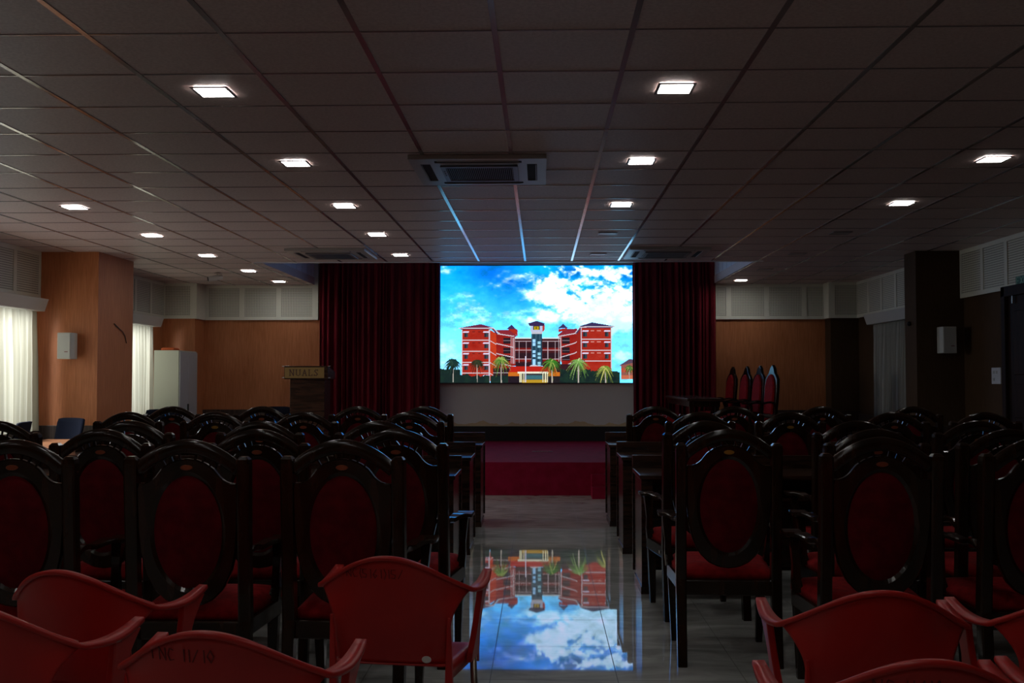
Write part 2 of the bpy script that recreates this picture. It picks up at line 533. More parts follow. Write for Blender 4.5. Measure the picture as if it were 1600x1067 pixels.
def curtain_mesh(p0, p1, z0, z1, n_folds, amp, seed=1, seg=14, irregular=.5, flare=0.0, zseg=8):
    rnd = random.Random(seed)
    bm = nb()
    d = Vector((p1[0] - p0[0], p1[1] - p0[1], 0)); L = d.length; d.normalize()
    nrm = Vector((-d.y, d.x, 0))
    # fold boundaries
    ws = [1 + irregular * (rnd.random() - .5) * 2 for _ in range(n_folds)]
    tot = sum(ws)
    amps = [amp * (1 - irregular * rnd.random()) for _ in range(n_folds)]
    cols = []
    acc = 0
    for i in range(n_folds):
        for k in range(seg):
            t = k / seg
            u = (acc + ws[i] * t) / tot
            cols.append((u, amps[i] * math.sin(2 * PI * t) * .5 + amps[i] * .12 * math.sin(6 * PI * t + i)))
        acc += ws[i]
    cols.append((1, 0))
    rows = []
    for j in range(zseg + 1):
        v = j / zseg
        z = z1 + (z0 - z1) * v
        row = []
        for u, a in cols:
            aa = a * (.55 + .45 * min(1, v * 2.5)) * (1 + .25 * v)
            off = aa + .008 * math.sin(9 * u * L + 3 * v)
            uu = u + flare * v * (u - .5)
            p = Vector((p0[0], p0[1], 0)) + d * (uu * L) + nrm * off
            row.append(bm.verts.new((p.x, p.y, z)))
        rows.append(row)
    for j in range(zseg):
        for i in range(len(cols) - 1):
            bm.faces.new((rows[j][i], rows[j][i + 1], rows[j + 1][i + 1], rows[j + 1][i]))
    return bm
def curtain(label, m, *a, thick=0.0, **k):
    o = obj('curtain', curtain_mesh(*a, **k), m, smooth=True)
    if thick:
        s = o.modifiers.new('solid', 'SOLIDIFY'); s.thickness = thick
    return tag(o, label, 'curtain')
curtain('cream curtain glowing with daylight at the left edge, beside the wall speaker', M['sheer'],
        (XL + .115, 11.0), (XL + .115, 11.86), .80, 2.197, 6, .10, seed=3, irregular=.35)
curtain('bright cream curtain on the far left window, beside the white cabinet', M['sheer'],
        (XL + .10, 13.3), (XL + .10, 15.52), (0.80), 2.197, 16, .06, seed=5, irregular=.4)
curtain('dim grey pleated curtain hanging on the right wall', M['greycurtain'],
        (XR - .12, 12.75), (XR - .12, 15.22), (0.80), 2.197, 24, .075, seed=8, irregular=.3, thick=.004)
curtain('burgundy velvet stage curtain to the left of the screen', M['redcurtain'],
        (RX0 + .11, 16.42), (SX0 - .005, 16.42), .405, 3.74, 22, .12, seed=11, irregular=.75, thick=.006, zseg=10)
curtain('burgundy velvet stage curtain to the right of the screen', M['redcurtain'],
        (SX1 + .005, 16.42), (RX1 + .02, 16.42), .405, 3.74, 15, .12, seed=14, irregular=.75, thick=.006, zseg=10)

# stage
STY = 12.41
st = tag(obj('stage', bx(-3.75, 3.75, STY, 16.55, 0, .40), M['carpet'], bevel=.006), 'red carpeted low stage below the screen', 'stage')
t = root('stage_steps', 'small red carpeted steps against the front of the stage', 'steps', (0, 0, 0))
obj('step', bx(.60, 1.75, STY - .36, STY - .002, 0, .135), M['carpet'], t, bevel=.004)
obj('step', bx(.60, 1.75, STY - .18, STY - .002, .1355, .265), M['carpet'], t, bevel=.004)
tag(obj('floor_plate', bx(-.12, .16, 14.15, 14.22, .40, .404), M['chrome']), 'small metal plate lying on the red stage carpet', 'plate')

# ------------------------------------------------------------------ LED screen picture (painted numerically, shown by emission)
def paint():
    Wd, Hd = 432, 264
    xs = 38 + (np.arange(Wd) + .5) / Wd * 1459
    ys = 73 + (np.arange(Hd) + .5) / Hd * 889
    X, Y = np.meshgrid(xs, ys)
    rng = np.random.RandomState(4)
    def vnoise(sx, sy, seed, octv=5):
        r = np.random.RandomState(seed); out = np.zeros_like(X); amp = 1; tot = 0
        for o in range(octv):
            g = r.rand(64, 64)
            fx = (X / sx * 2 ** o); fy = (Y / sy * 2 ** o)
            ix = np.floor(fx).astype(int); iy = np.floor(fy).astype(int)
            tx = fx - ix; ty = fy - iy
            tx = tx * tx * (3 - 2 * tx); ty = ty * ty * (3 - 2 * ty)
            a = g[iy % 64, ix % 64]; b = g[iy % 64, (ix + 1) % 64]; c = g[(iy + 1) % 64, ix % 64]; d = g[(iy + 1) % 64, (ix + 1) % 64]
            out += amp * ((a * (1 - tx) + b * tx) * (1 - ty) + (c * (1 - tx) + d * tx) * ty)
            tot += amp; amp *= .55
        return out / tot
    def sm(a, lo, hi):
        t = np.clip((a - lo) / (hi - lo), 0, 1); return t * t * (3 - 2 * t)
    img = np.zeros((Hd, Wd, 3))
    # sky, in display values
    deep = np.array([0, 125, 228.]); cyan = np.array([0, 200, 250.]); pale = np.array([120, 236, 248.])
    tY = np.clip((Y - 73) / 560, 0, 1)[..., None]
    base = cyan * (1 - tY) + pale * tY
    n1 = vnoise(330, 200, 1)
    dark = sm(n1, .48, .68)[..., None] * np.clip(1.1 - tY * 1.5, 0, 1)
    dk = np.exp(-((X - 420) / 230) ** 2 - ((Y - 110) / 110) ** 2) + .9 * np.exp(-((X - 1020) / 120) ** 2 - ((Y - 110) / 70) ** 2) + .9 * np.exp(-((X - 1470) / 60) ** 2 - ((Y - 130) / 60) ** 2) + .5 * np.exp(-((X - 560) / 200) ** 2 - ((Y - 260) / 120) ** 2)
    dark = np.clip(dark * .45 + (dk * .9)[..., None], 0, 1)
    img = base * (1 - dark) + deep * dark
    wx = X + 60 * (vnoise(150, 120, 9) - .5); wy = Y + 60 * (vnoise(150, 120, 10) - .5)
    def blob(cx, cy, rx, ry): return np.exp(-((wx - cx) / rx) ** 2 - ((wy - cy) / ry) ** 2)
    m = (.34 * blob(270, 260, 170, 130) + .30 * blob(150, 450, 250, 130) + 1.1 * blob(900, 190, 150, 120) + 1.0 * blob(800, 300, 120, 60)
         + 1.1 * blob(960, 350, 110, 50) + 1.0 * blob(1250, 300, 260, 160) + 1.1 * blob(1400, 420, 240, 140) + 1.0 * blob(1180, 130, 150, 60) + 1.0 * blob(1380, 130, 110, 50)
         + .35 * blob(600, 480, 420, 80) + .9 * blob(1100, 470, 400, 90) + .9 * blob(1420, 760, 100, 110) + .8 * blob(110, 760, 130, 120) + .7 * blob(90, 110, 60, 40) + .5 * blob(640, 170, 130, 60))
    n2 = vnoise(120, 75, 21, 6); n3 = vnoise(60, 40, 22, 5)
    n4 = vnoise(34, 26, 23, 4)
    cl = sm(m * 1.0 + (n2 - .5) * 1.7 + ((n3 - .5) * 1.5 + (n4 - .5) * 1.2) * sm(X, 600, 900) * (1 - .6 * sm(Y, 330, 470)), .34, 1.0)[..., None]
    white = np.array([238, 255, 255.])
    img = img * (1 - cl) + white * cl
    low = sm(Y, 420, 640)[..., None] * .35
    img = img * (1 - low) + np.array([150, 240, 245.]) * low
    img = img + (n3[..., None] - .5) * 40
    def poly(pts, col, tex=0):
        pts = list(pts); inside = np.zeros(X.shape, bool); n = len(pts)
        for i in range(n):
            x1, y1 = pts[i]; x2, y2 = pts[(i + 1) % n]
            if y1 == y2: continue
            c = ((Y < y1) != (Y < y2)) & (X < (x2 - x1) * (Y - y1) / (y2 - y1) + x1)
            inside ^= c
        c = np.array(col, float)
        if tex: img[inside] = c + (n3[inside][:, None] - .5) * tex * 2
        else: img[inside] = c
    def rect(x0, y0, x1, y1, col, tex=0): poly([(x0, y0), (x1, y0), (x1, y1), (x0, y1)], col, tex)
    def line(x1, y1, x2, y2, w, col):
        dx, dy = x2 - x1, y2 - y1; L = math.hypot(dx, dy); nx, ny = -dy / L * w / 2, dx / L * w / 2
        poly([(x1 + nx, y1 + ny), (x2 + nx, y2 + ny), (x2 - nx, y2 - ny), (x1 - nx, y1 - ny)], col)
    RED, RED2, ORG, DK, WH, SLATE = (172, 42, 28), (150, 30, 24), (200, 62, 30), (40, 22, 34), (215, 205, 215), (60, 50, 92)
    # distant house right
    poly([(1395, 830), (1470, 785), (1500, 790), (1500, 930), (1410, 930), (1410, 835)], (150, 90, 80)); poly([(1395, 832), (1470, 782), (1500, 786), (1500, 812)], (90, 70, 90))
    rect(1410, 852, 1500, 880, (190, 80, 60)); rect(1410, 905, 1500, 935, (200, 110, 80))
    # centre ranges
    rect(600, 625, 950, 835, (70, 26, 30))
    for y in (655, 737, 812):
        rect(612, y, 725, y + 38, (45, 24, 32)); rect(818, y, 942, y + 38, (45, 24, 32))
    for y in (690, 772): rect(606, y + 10, 726, y + 30, (130, 30, 26)); rect(818, y + 10, 945, y + 30, (130, 30, 26))
    for y in (645, 712, 780):
        rect(600, y, 730, y + 4, WH); rect(815, y, 945, y + 4, WH)
    for x in (636, 690, 853, 908): rect(x, 650, x + 4, 812, (190, 170, 180))
    rect(600, 618, 730, 630, (215, 225, 225)); rect(815, 618, 945, 630, (215, 225, 225))
    # left oblique wing, right oblique wing
    poly([(456, 590), (600, 615), (610, 830), (440, 900), (440, 590)], RED2, 14)
    poly([(945, 615), (1080, 585), (1115, 590), (1115, 895), (960, 830)], RED2, 14)
    for y in (622, 695, 752): rect(516, y, 572, y + 45, (40, 26, 34)); rect(965, y - 2, 1020, y + 43, (40, 26, 34))
    for y in (640, 716, 782): rect(516, y, 572, y + 5, (120, 110, 120)); rect(965, y, 1020, y + 5, (120, 110, 120))
    for x in (574, 590, 602): rect(x, 615, x + 5, 818, (205, 195, 205))
    for x in (936, 950): rect(x, 615, x + 5, 800, (205, 195, 205))
    for y0 in (640, 716, 785):
        poly([(410, y0 - 12), (470, y0 + 22), (600, y0 + 52), (600, y0 + 58), (470, y0 + 29), (410, y0 - 5)], WH)
        poly([(1110, y0 - 14), (1060, y0 + 18), (945, y0 + 52), (945, y0 + 58), (1060, y0 + 25), (1110, y0 - 7)], WH)
    poly([(460, 560), (560, 560), (620, 605), (600, 622), (480, 592)], (140, 40, 52)); poly([(1080, 552), (985, 556), (930, 600), (940, 620), (1070, 590)], (140, 40, 52))
    line(470, 590, 600, 610, 7, WH); line(930, 612, 1075, 586, 7, WH)
    # turrets
    poly([(553, 556), (600, 545), (625, 560), (625, 608), (580, 575)], RED); poly([(545, 553), (580, 520), (632, 578), (610, 556)], SLATE)
    poly([(935, 556), (1000, 548), (1000, 560), (935, 580)], RED); poly([(932, 550), (972, 515), (1008, 548)], SLATE)
    # main blocks
    rect(200, 558, 412, 962, RED, 16); poly([(412, 558), (462, 588), (462, 860), (412, 962)], ORG, 14)
    rect(1112, 545, 1336, 900, RED, 16); poly([(1112, 545), (1075, 590), (1075, 880), (1112, 900)], (150, 36, 26), 10)
    poly([(175, 546), (345, 516), (440, 543), (475, 590), (470, 600), (430, 556), (200, 560)], (110, 40, 66)); poly([(1362, 534), (1190, 504), (1100, 532), (1062, 586), (1075, 590), (1112, 548), (1340, 548)], SLATE)
    line(175, 548, 440, 546, 7, WH); line(440, 546, 490, 592, 7, WH); line(1362, 536, 1100, 540, 7, WH); line(1100, 540, 1062, 586, 6, WH)
    for i, y in enumerate((637, 720, 803, 885)):
        rect(200, y, 412, y + 6, WH); rect(1112, y - 8, 1336, y - 2, WH)
        poly([(412, y), (462, y + 30), (462, y + 36), (412, y + 6)], WH)
    rect(200, 558, 206, 900, (215, 190, 190)); rect(406, 558, 415, 962, (205, 200, 215)); rect(1104, 545, 1113, 800, (205, 200, 215)); rect(1331, 545, 1337, 880, (215, 190, 190))
    for y in (572, 655, 737, 819, 903):
        for x in (207, 360):
            rect(x + 12, y + 14, x + 42, y + 44, (52, 70, 78)); rect(x + 12, y + 14, x + 26, y + 44, (40, 40, 52)); poly([(x, y + 10), (x + 8, y), (x + 50, y), (x + 46, y + 10)], (225, 222, 230))
        if y < 890:
            rect(280, y, 300, y + 6, (110, 28, 28)); rect(325, y, 345, y + 6, (110, 28, 28))
    for y in (565, 648, 733):
        for x in (1115, 1280):
            rect(x + 6, y + 14, x + 36, y + 46, (52, 70, 78)); rect(x + 6, y + 14, x + 20, y + 46, (36, 40, 52)); poly([(x, y + 10), (x + 4, y), (x + 50, y), (x + 48, y + 10)], (225, 222, 230))
        rect(1180, y, 1208, y + 6, (215, 150, 140)); rect(1228, y, 1256, y + 6, (215, 150, 140))
    # clock tower
    rect(730, 588, 812, 830, (36, 68, 88))
    for x in (735, 765, 795): rect(x, 590, x + 3, 830, (80, 120, 140))
    for y in (632, 660, 716, 745, 785, 805): rect(740, y, 760, y + 22, (170, 225, 235)); rect(778, y + 18, 800, y + 36, (150, 210, 225))
    rect(730, 575, 815, 590, (200, 200, 215)); rect(722, 525, 828, 575, (190, 200, 225)); rect(745, 530, 796, 562, (28, 38, 50)); rect(752, 533, 788, 560, (190, 160, 20)); rect(765, 538, 772, 555, (80, 60, 0)); poly([(815, 530), (832, 520), (832, 560), (815, 575)], (190, 70, 50))
    poly([(706, 512), (768, 492), (832, 512), (826, 530), (716, 530)], (56, 40, 84))
    rect(440, 850, 600, 962, (52, 26, 34)); rect(900, 820, 1112, 962, (52, 26, 34)); rect(440, 884, 560, 889, WH); rect(955, 884, 1112, 889, WH)
    # entrance
    poly([(575, 838), (905, 838), (925, 880), (560, 880)], (190, 34, 22)); rect(555, 880, 960, 912, (205, 110, 30)); rect(625, 878, 860, 890, (230, 230, 220)); rect(640, 890, 860, 962, (60, 56, 60))
    rect(560, 912, 640, 962, (34, 24, 34)); rect(860, 912, 960, 962, (34, 30, 34))
    rect(690, 905, 815, 935, (60, 110, 120)); rect(660, 938, 850, 962, (190, 150, 40))
    for x in (640, 652, 668, 815, 833, 848): rect(x, 890, x + 8, 960, (228, 226, 190))
    poly([(716, 836), (732, 826), (765, 826), (785, 836)], WH)
    rect(684, 760, 690, 960, (225, 225, 230))
    # dark hedge along foot
    fol = vnoise(40, 30, 31, 5)
    hedge = Y > (925 - 45 * fol - 25 * (X > 900) - 45 * (X < 190) - 15 * ((X > 950) & (X < 1180)))
    gate = ((X > 555) & (X < 945)) | ((X > 412) & (X < 420)) | (X > 1400)
    hg = hedge & ~gate
    img[hg] = (np.array([14, 26, 34.]) + fol[hg][:, None] * np.array([18, 34, 10.]))
    # coconut palms
    def palm(cx, cy, base, r, tr, c1, c2, seed):
        rr = random.Random(seed)
        line(cx, cy, cx + 2, base, tr, (188, 178, 168))
        for k in range(44):
            a = -PI * .5 + (k * 7 % 44 / 43 - .5) * PI * 1.9 + rr.uniform(-.15, .15)
            L = r * rr.uniform(.55, 1.05)
            f_ = rr.random() ** 1.6 * (k / 44) ** .5; dk_ = .35 + .65 * k / 44
            col = (np.array(c1) * (1 - f_) + np.array(c2) * f_) * dk_
            px, py = cx, cy
            for s in range(1, 6):
                tt = s / 5
                qx = cx + math.cos(a) * L * tt; qy = cy + math.sin(a) * L * tt * .9 + L * .75 * tt * tt
                line(px, py, qx, qy, 13 * (1 - tt * .8), tuple(col)); px, py = qx, qy
    palm(135, 800, 960, 78, 7, (20, 52, 52), (60, 90, 70), 1)
    palm(318, 800, 960, 60, 6, (70, 62, 40), (40, 60, 40), 2)
    palm(500, 785, 962, 85, 8, (90, 140, 50), (225, 225, 130), 3)
    palm(885, 800, 962, 88, 9, (60, 130, 40), (205, 215, 110), 4)
    palm(1085, 800, 962, 88, 12, (110, 170, 70), (230, 240, 180), 5)
    palm(1290, 850, 962, 85, 9, (120, 150, 50), (240, 225, 140), 6)
    palm(1470, 840, 935, 40, 6, (70, 110, 50), (170, 190, 90), 7)
    # fine texture
    img += (rng.rand(Hd, Wd, 1) - .5) * 10
    img = np.clip(img, 0, 255) / 255
    lin = np.where(img <= .04045, img / 12.92, ((img + .055) / 1.055) ** 2.4)
    hi_ = np.clip((lin - .75) / .25, 0, 1)   # LED channels driven to the full are brighter than paper white
    lin = lin * (1 + np.array([.7, .8, 1.6]) * hi_)
    return Wd, Hd, lin

def build_screen():
    Wd, Hd, lin = paint()
    t = root('led_screen', 'large lit LED screen showing a red brick campus building', 'screen', (0, 0, 0))
    xs = np.linspace(SX0, SX1, Wd + 1); zs = np.linspace(SZ1, SZ0, Hd + 1)
    XX, ZZ = np.meshgrid(xs, zs)
    co = np.stack([XX, np.full_like(XX, SY), ZZ], -1).reshape(-1, 3)
    i = np.arange(Hd)[:, None] * (Wd + 1) + np.arange(Wd)[None, :]
    faces = np.stack([i, i + Wd + 1, i + Wd + 2, i + 1], -1).reshape(-1, 4)
    me = bpy.data.meshes.new('picture')
    me.from_pydata([], [], [])
    me.vertices.add(len(co)); me.vertices.foreach_set('co', co.ravel())
    nf = len(faces)
    me.loops.add(nf * 4); me.loops.foreach_set('vertex_index', faces.ravel().astype(np.int32))
    me.polygons.add(nf); me.polygons.foreach_set('loop_start', (np.arange(nf) * 4).astype(np.int32))
    me.update(calc_edges=True)
    ca = me.color_attributes.new('picture', 'FLOAT_COLOR', 'CORNER')
    cols = np.repeat(np.concatenate([lin.reshape(-1, 3), np.ones((nf, 1))], 1), 4, axis=0)
    ca.data.foreach_set('color', cols.ravel().astype(np.float32))
    m = bpy.data.materials.new('led_picture'); m.use_nodes = True
    n, l = m.node_tree.nodes, m.node_tree.links
    b = n['Principled BSDF']
    b.inputs['Base Color'].default_value = (.01, .01, .01, 1); b.inputs['Roughness'].default_value = .6
    at = n.new('ShaderNodeAttribute'); at.attribute_name = 'picture'
    l.new(at.outputs['Color'], b.inputs['Emission Color']); b.inputs['Emission Strength'].default_value = SCREEN_E
    me.materials.append(m)
    o = bpy.data.objects.new('picture', me); C.objects.link(o); o.parent = t
    tag(o, 'campus photograph shown on the screen: red building, palms, blue sky')
    obj('cabinet', bx(SX0 - .01, SX1 + .01, SY + .002, YB - .032, SZ0 - .012, SZ1 + .012), M['black'], t)
build_screen()

# ------------------------------------------------------------------ ceiling lamps
def lamp_proto(on):
    t = root('ceiling_lamp', 'x', 'ceiling lamp')
    bm = nb(); w, h = .098, .083
    for a, b, c, d in ((-w, w, -w, -h), (-w, w, h, w), (-w, -h, -h, h), (h, w, -h, h)):
        box(bm, a, b, c, d, -.006, .0)
    obj('frame', bm, M['lampframe'], t)
    obj('diffuser', bx(-h, h, -h, h, -.004, -.0005), M['lampon'] if on else M['lampoff'], t)
    return t
LY = [5.3 + 1.8 * i for i in range(7)]
on0, off0 = lamp_proto(True), lamp_proto(False)
used = {}
ordn = ['nearest', 'second', 'third', 'fourth', 'fifth', 'sixth', 'farthest']
def put_lamp(x, y, on, label):
    p = on0 if on else off0
    o = p if not used.get(on) else copy_tree(p)
    used[on] = True
    o.location = (x, y, ZC - .0045); o['label'] = label
    o['group'] = 'lit square ceiling lamps' if on else 'switched off ceiling lamps'
for i in range(5): put_lamp(-1.72, LY[i], True, 'lit square ceiling lamp, %s from the camera in the column left of centre' % ['nearest', 'second', 'third', 'fourth', 'fifth'][i])
for y, w in ((3.5, 'just overhead'), (1.7, 'above the camera'), (-.1, 'behind the camera')):  # unseen lamps added to light the backs of the chairs
    put_lamp(-1.72, y, True, 'added unseen square ceiling lamp %s in the column left of centre' % w)
    put_lamp(.70, y, True, 'added unseen square ceiling lamp %s in the column right of centre' % w)
    put_lamp(-4.12, y, True, 'added unseen square ceiling lamp %s in the far left column' % w)
for i, j in enumerate((2, 3, 4, 5)): put_lamp(-4.12, LY[j], True, 'lit square ceiling lamp, %s from the camera in the far left column' % ordn[i])
put_lamp(-4.10, 15.9, True, 'lit square ceiling lamp by the left acoustic panels, left of the stage curtain')
for i in range(3): put_lamp(.70, LY[i], True, 'lit square ceiling lamp, %s from the camera in the column right of centre' % ordn[i])
for i in (3, 4): put_lamp(.70, LY[i], False, 'unlit square ceiling lamp, %s of the two before the screen' % ('nearer' if i == 3 else 'farther'))
for i in (1, 2): put_lamp(3.12, LY[i], True, 'lit square ceiling lamp, %s from the camera in the far right column' % ('nearest' if i == 1 else 'second'))
for i in (3, 4, 5): put_lamp(3.12, LY[i], False, 'unlit square ceiling lamp, %s of the three on the dark right side' % ['nearest', 'middle', 'farthest'][i - 3])
put_lamp(3.10, 15.9, True, 'lit square ceiling lamp by the right acoustic panels, beside the stage curtain')

# ------------------------------------------------------------------ air conditioners
def cassette(label, x, y, rz=0):
    t = root('air_conditioner', label, 'air conditioner', (x, y, ZC - .004), rz, 'ceiling cassette air conditioners')
    w = .47
    bm = nb()
    # panel as a bevelled slab with four slot holes is built from strips
    s0, s1, L = .335, .405, .30
    zt, zb = 0.0, -.030
    def slab(a, b, c, d): box(bm, a, b, c, d, zb, zt)
    slab(-w, w, s1, w); slab(-w, w, -w, -s1)
    slab(-w, -s1, -s1, s1); slab(s1, w, -s1, s1)
    for sg in (-1, 1):
        a, b = sorted((sg * s0, sg * s1))
        slab(-s1, -L, a, b); slab(L, s1, a, b)
        slab(a, b, -s0, -L); slab(a, b, L, s0)
    for a, b, c, d in ((-s0, s0, .27, s0), (-s0, s0, -s0, -.27), (-s0, -.27, -.27, .27), (.27, s0, -.27, .27)):
        slab(a, b, c, d)
    obj('panel', bm, M['acwhite'], t)
    obj('duct', bx(-s1, s1, -s1, s1, -.026, -.004), M['dark'], t)
    for k in range(4):
        # swing vanes
        bmv = nb(); rot = Matrix.Rotation(k * PI / 2, 4, 'Z')
        box(bmv, -L + .02, L - .02, s1 - .010, s1 - .006, -.034, -.0265)
        bmesh.ops.transform(bmv, matrix=rot, verts=bmv.verts)
        obj('vane', bmv, M['acwhite'], t)
    bm = nb()
    for a, b, c, d in ((-.27, .27, .235, .27), (-.27, .27, -.27, -.235), (-.27, -.235, -.235, .235), (.235, .27, -.235, .235)):
        box(bm, a, b, c, d, -.043, -.035)
    n = 34
    for i in range(n):
        xx = -.235 + .47 * (i + .5) / n
        box(bm, xx - .0016, xx + .0016, -.235, .235, -.041, -.034)
    g = obj('grille', bm, M['acgrille'], t)
    bm = nb()
    for i in range(3): cyl(bm, (-.252, -.12 + .07 * i), .006, .006, -.045, -.043, 10)
    obj('indicator', bm, M['dark'], t)
cassette('square ceiling air conditioner nearest the camera, centre of the ceiling', -.43, 7.33)
cassette('square ceiling air conditioner above the left stage curtain', -2.52, 12.28)
cassette('square ceiling air conditioner above the right stage curtain', 1.50, 12.28)

# ------------------------------------------------------------------ carved armchair
def arc_z(x, c=0.0): return 1.165 - .105 * (abs(x) / .20) ** 2.0
def lean(z): return -max(0, z - .42) * .07
ZK = .785
half = [(0, 1.088), (.04, 1.084), (.08, 1.068), (.11, 1.045), (.135, 1.012), (.155, .995), (.18, .987), (.208, .987), (.208, .90), (.207, .80), (.198, .70),
        (.178, .62), (.145, .55), (.10, .505), (.05, .482), (0, .475)]
def outline_at(theta):
    """distance from (0,ZK) to the back panel outline along theta (x=sin, z=cos)"""
    dx, dz = math.sin(theta), math.cos(theta)
    dx_, = (abs(dx),)
    best = None
    for (x1, z1), (x2, z2) in zip(half[:-1], half[1:]):
        z1 -= ZK; z2_ = z2 - ZK
        ex, ez = x2 - x1, z2_ - z1
        den = dx_ * ez - dz * ex
        if abs(den) < 1e-9: continue
        t = (x1 * ez - z1 * ex) / den
        u = (x1 * dz - z1 * dx_) / den
        if -1e-6 <= u <= 1 + 1e-6 and t > 0:
            if best is None or t > best: best = t
    return best or .2
def back_panel():
    bm = nb(); N = 96; th = .034
    rings = []
    for i in range(N):
        a = 2 * PI * i / N
        dx, dz = math.sin(a), math.cos(a)
        ro = outline_at(a)
        ri = 1 / math.sqrt((dx / .137) ** 2 + (dz / .228) ** 2)
        rm = ri + .02
        row = []
        for r, y in ((ri, .012), (rm, .0), (max(ro - .006, rm), .0), (ro, .008), (ro, th - .008), (max(ro - .006, rm), th), (rm, th), (ri, th - .012)):
            x, z = dx * r, ZK + dz * r
            row.append(bm.verts.new((x, y - th / 2 + lean(z), z)))
        rings.append(row)
    for i in range(N):
        a, b = rings[i], rings[(i + 1) % N]
        for j in range(8):
            k = (j + 1) % 8
            bm.faces.new((a[j], a[k], b[k], b[j]))
    return bm
def back_pad():
    bm = nb(); N = 40
    for side in (-1, 1):
        prev = None
        for j in range(7):
            s = j / 6
            ring = []
            for i in range(N):
                a = 2 * PI * i / N
                x, z = math.sin(a) * .141 * s, ZK + math.cos(a) * .232 * s
                y = side * (.008 + .018 * (1 - s ** 3)) + lean(z)
                if j == 0:
                    if i == 0: ring.append(bm.verts.new((0, y, z)))
                else: ring.append(bm.verts.new((x, y, z)))
            if j == 1:
                for i in range(N): bm.faces.new((prev[0], ring[i], ring[(i + 1) % N]))
            elif j > 1:
                for i in range(N): bm.faces.new((prev[i], ring[i], ring[(i + 1) % N], prev[(i + 1) % N]))
            prev = ring
    return bm
def rounded_post(bm, x, y0, zt):
    # rear post: foot splays back, then leans back; rounded head
    pts = [(0, -.045), (.20, -.018), (.42, 0), (.75, lean(.75)), (zt - .03, lean(zt - .03)), (zt - .012, lean(zt)), (zt, lean(zt))]
    ws = [.046, .048, .052, .050, .054, .050, .030]
    path = [(x, y0 + p[1], p[0]) for p in pts]
    prof = [(-.5, -.5), (-.36, -.6), (.36, -.6), (.5, -.5), (.5, .5), (.36, .6), (-.36, .6), (-.5, .5)]
    rings = []
    for p, w in zip(path, ws): rings.append([bm.verts.new((p[0] + a * w, p[1] + b * w * .9, p[2])) for a, b in prof])
    for i in range(len(rings) - 1):
        for j in range(8): bm.faces.new((rings[i][j], rings[i][(j + 1) % 8], rings[i + 1][(j + 1) % 8], rings[i + 1][j]))
    bm.faces.new(rings[0][::-1]); bm.faces.new(rings[-1])
    return bm
def arch_band():
    path = []
    for i in range(29):
        x = -.212 + .424 * i / 28
        z = 1.138 - .098 * (abs(x) / .212) ** 1.9
        path.append((x, lean(z), z))
    hw, hh = .019, .026
    prof = [(-hw, -hh + .005), (-hw + .005, -hh), (hw - .005, -hh), (hw, -hh + .005), (hw, hh - .01), (hw - .009, hh), (-hw + .009, hh), (-hw, hh - .01)]
    sc = [(1, 1 + .12 * math.cos(PI * (i / 28 - .5))) for i in range(29)]
    # sweep in the x-z plane : side should be +-y
    bm = nb()
    return sweep(bm, path, prof, up=Vector((0, 0, 1)), scales=sc)
def arm(s):
    path = []; sc = []
    for i in range(19):
        t = i / 18
        y = .0 + .47 * t
        x = s * (.232 + .035 * t ** 1.3 - .012 * math.sin(2 * PI * t))
        z = .672 + .045 * t + .016 * math.sin(2 * PI * t) + .010 * math.sin(4 * PI * t) - .045 * max(0, t - .88) / .12 * .6
        path.append((x, y, z))
        sc.append((.72 + 1.1 * t ** 1.5 + .16 * math.sin(3.2 * PI * t), 1 - .15 * t))
    hw, hh = .027, .014
    prof = [(-hw * .96, -hh * .6), (-hw * .5, -hh), (hw * .5, -hh), (hw * .96, -hh * .6), (hw, hh * .5), (hw * .92, hh), (-hw * .92, hh), (-hw, hh * .5)]
    return sweep(nb(), path, prof, scales=sc)
def arm_post(s):
    path = [(s * .255, .36, .42), (s * .262, .375, .48), (s * .266, .36, .55), (s * .272, .355, .62), (s * .272, .37, .69)]
    w = .02
    return sweep(nb(), path, [(-w, -w), (w, -w), (w, w), (-w, w)], up=Vector((0, 1, 0)), scales=[(1.2, 1.2), (1, 1), (.8, .8), (.9, .9), (1.2, 1.2)])
def cushion(wf, wr, d, z0, z1, y0, nx=12, ny=10):
    bm = nb(); top = []; bot = []
    def se(u): return (1 - abs(u) ** 6) ** .35 if abs(u) < 1 else 0
    for j in range(ny + 1):
        v = j / ny; rowt = []; rowb = []
        w = (wr + (wf - wr) * v) / 2
        vv = -1 + 2 * v
        for i in range(nx + 1):
            u = -1 + 2 * i / nx
            x, y = u * w, y0 + d * v
            h = se(u) * se(vv)
            rowt.append(bm.verts.new((x, y, z0 + .03 + (z1 - z0 - .03) * h)))
            rowb.append(bm.verts.new((x, y, z0)))
        top.append(rowt); bot.append(rowb)
    for j in range(ny):
        for i in range(nx):
            bm.faces.new((top[j][i], top[j][i + 1], top[j + 1][i + 1], top[j + 1][i])); bm.faces.new((bot[j][i], bot[j + 1][i], bot[j + 1][i + 1], bot[j][i + 1]))
    for j in range(ny):
        bm.faces.new((top[j][0], top[j + 1][0], bot[j + 1][0], bot[j][0])); bm.faces.new((top[j][nx], bot[j][nx], bot[j + 1][nx], top[j + 1][nx]))
    for i in range(nx):
        bm.faces.new((top[0][i], bot[0][i], bot[0][i + 1], top[0][i + 1])); bm.faces.new((top[ny][i], top[ny][i + 1], bot[ny][i + 1], bot[ny][i]))
    return bm
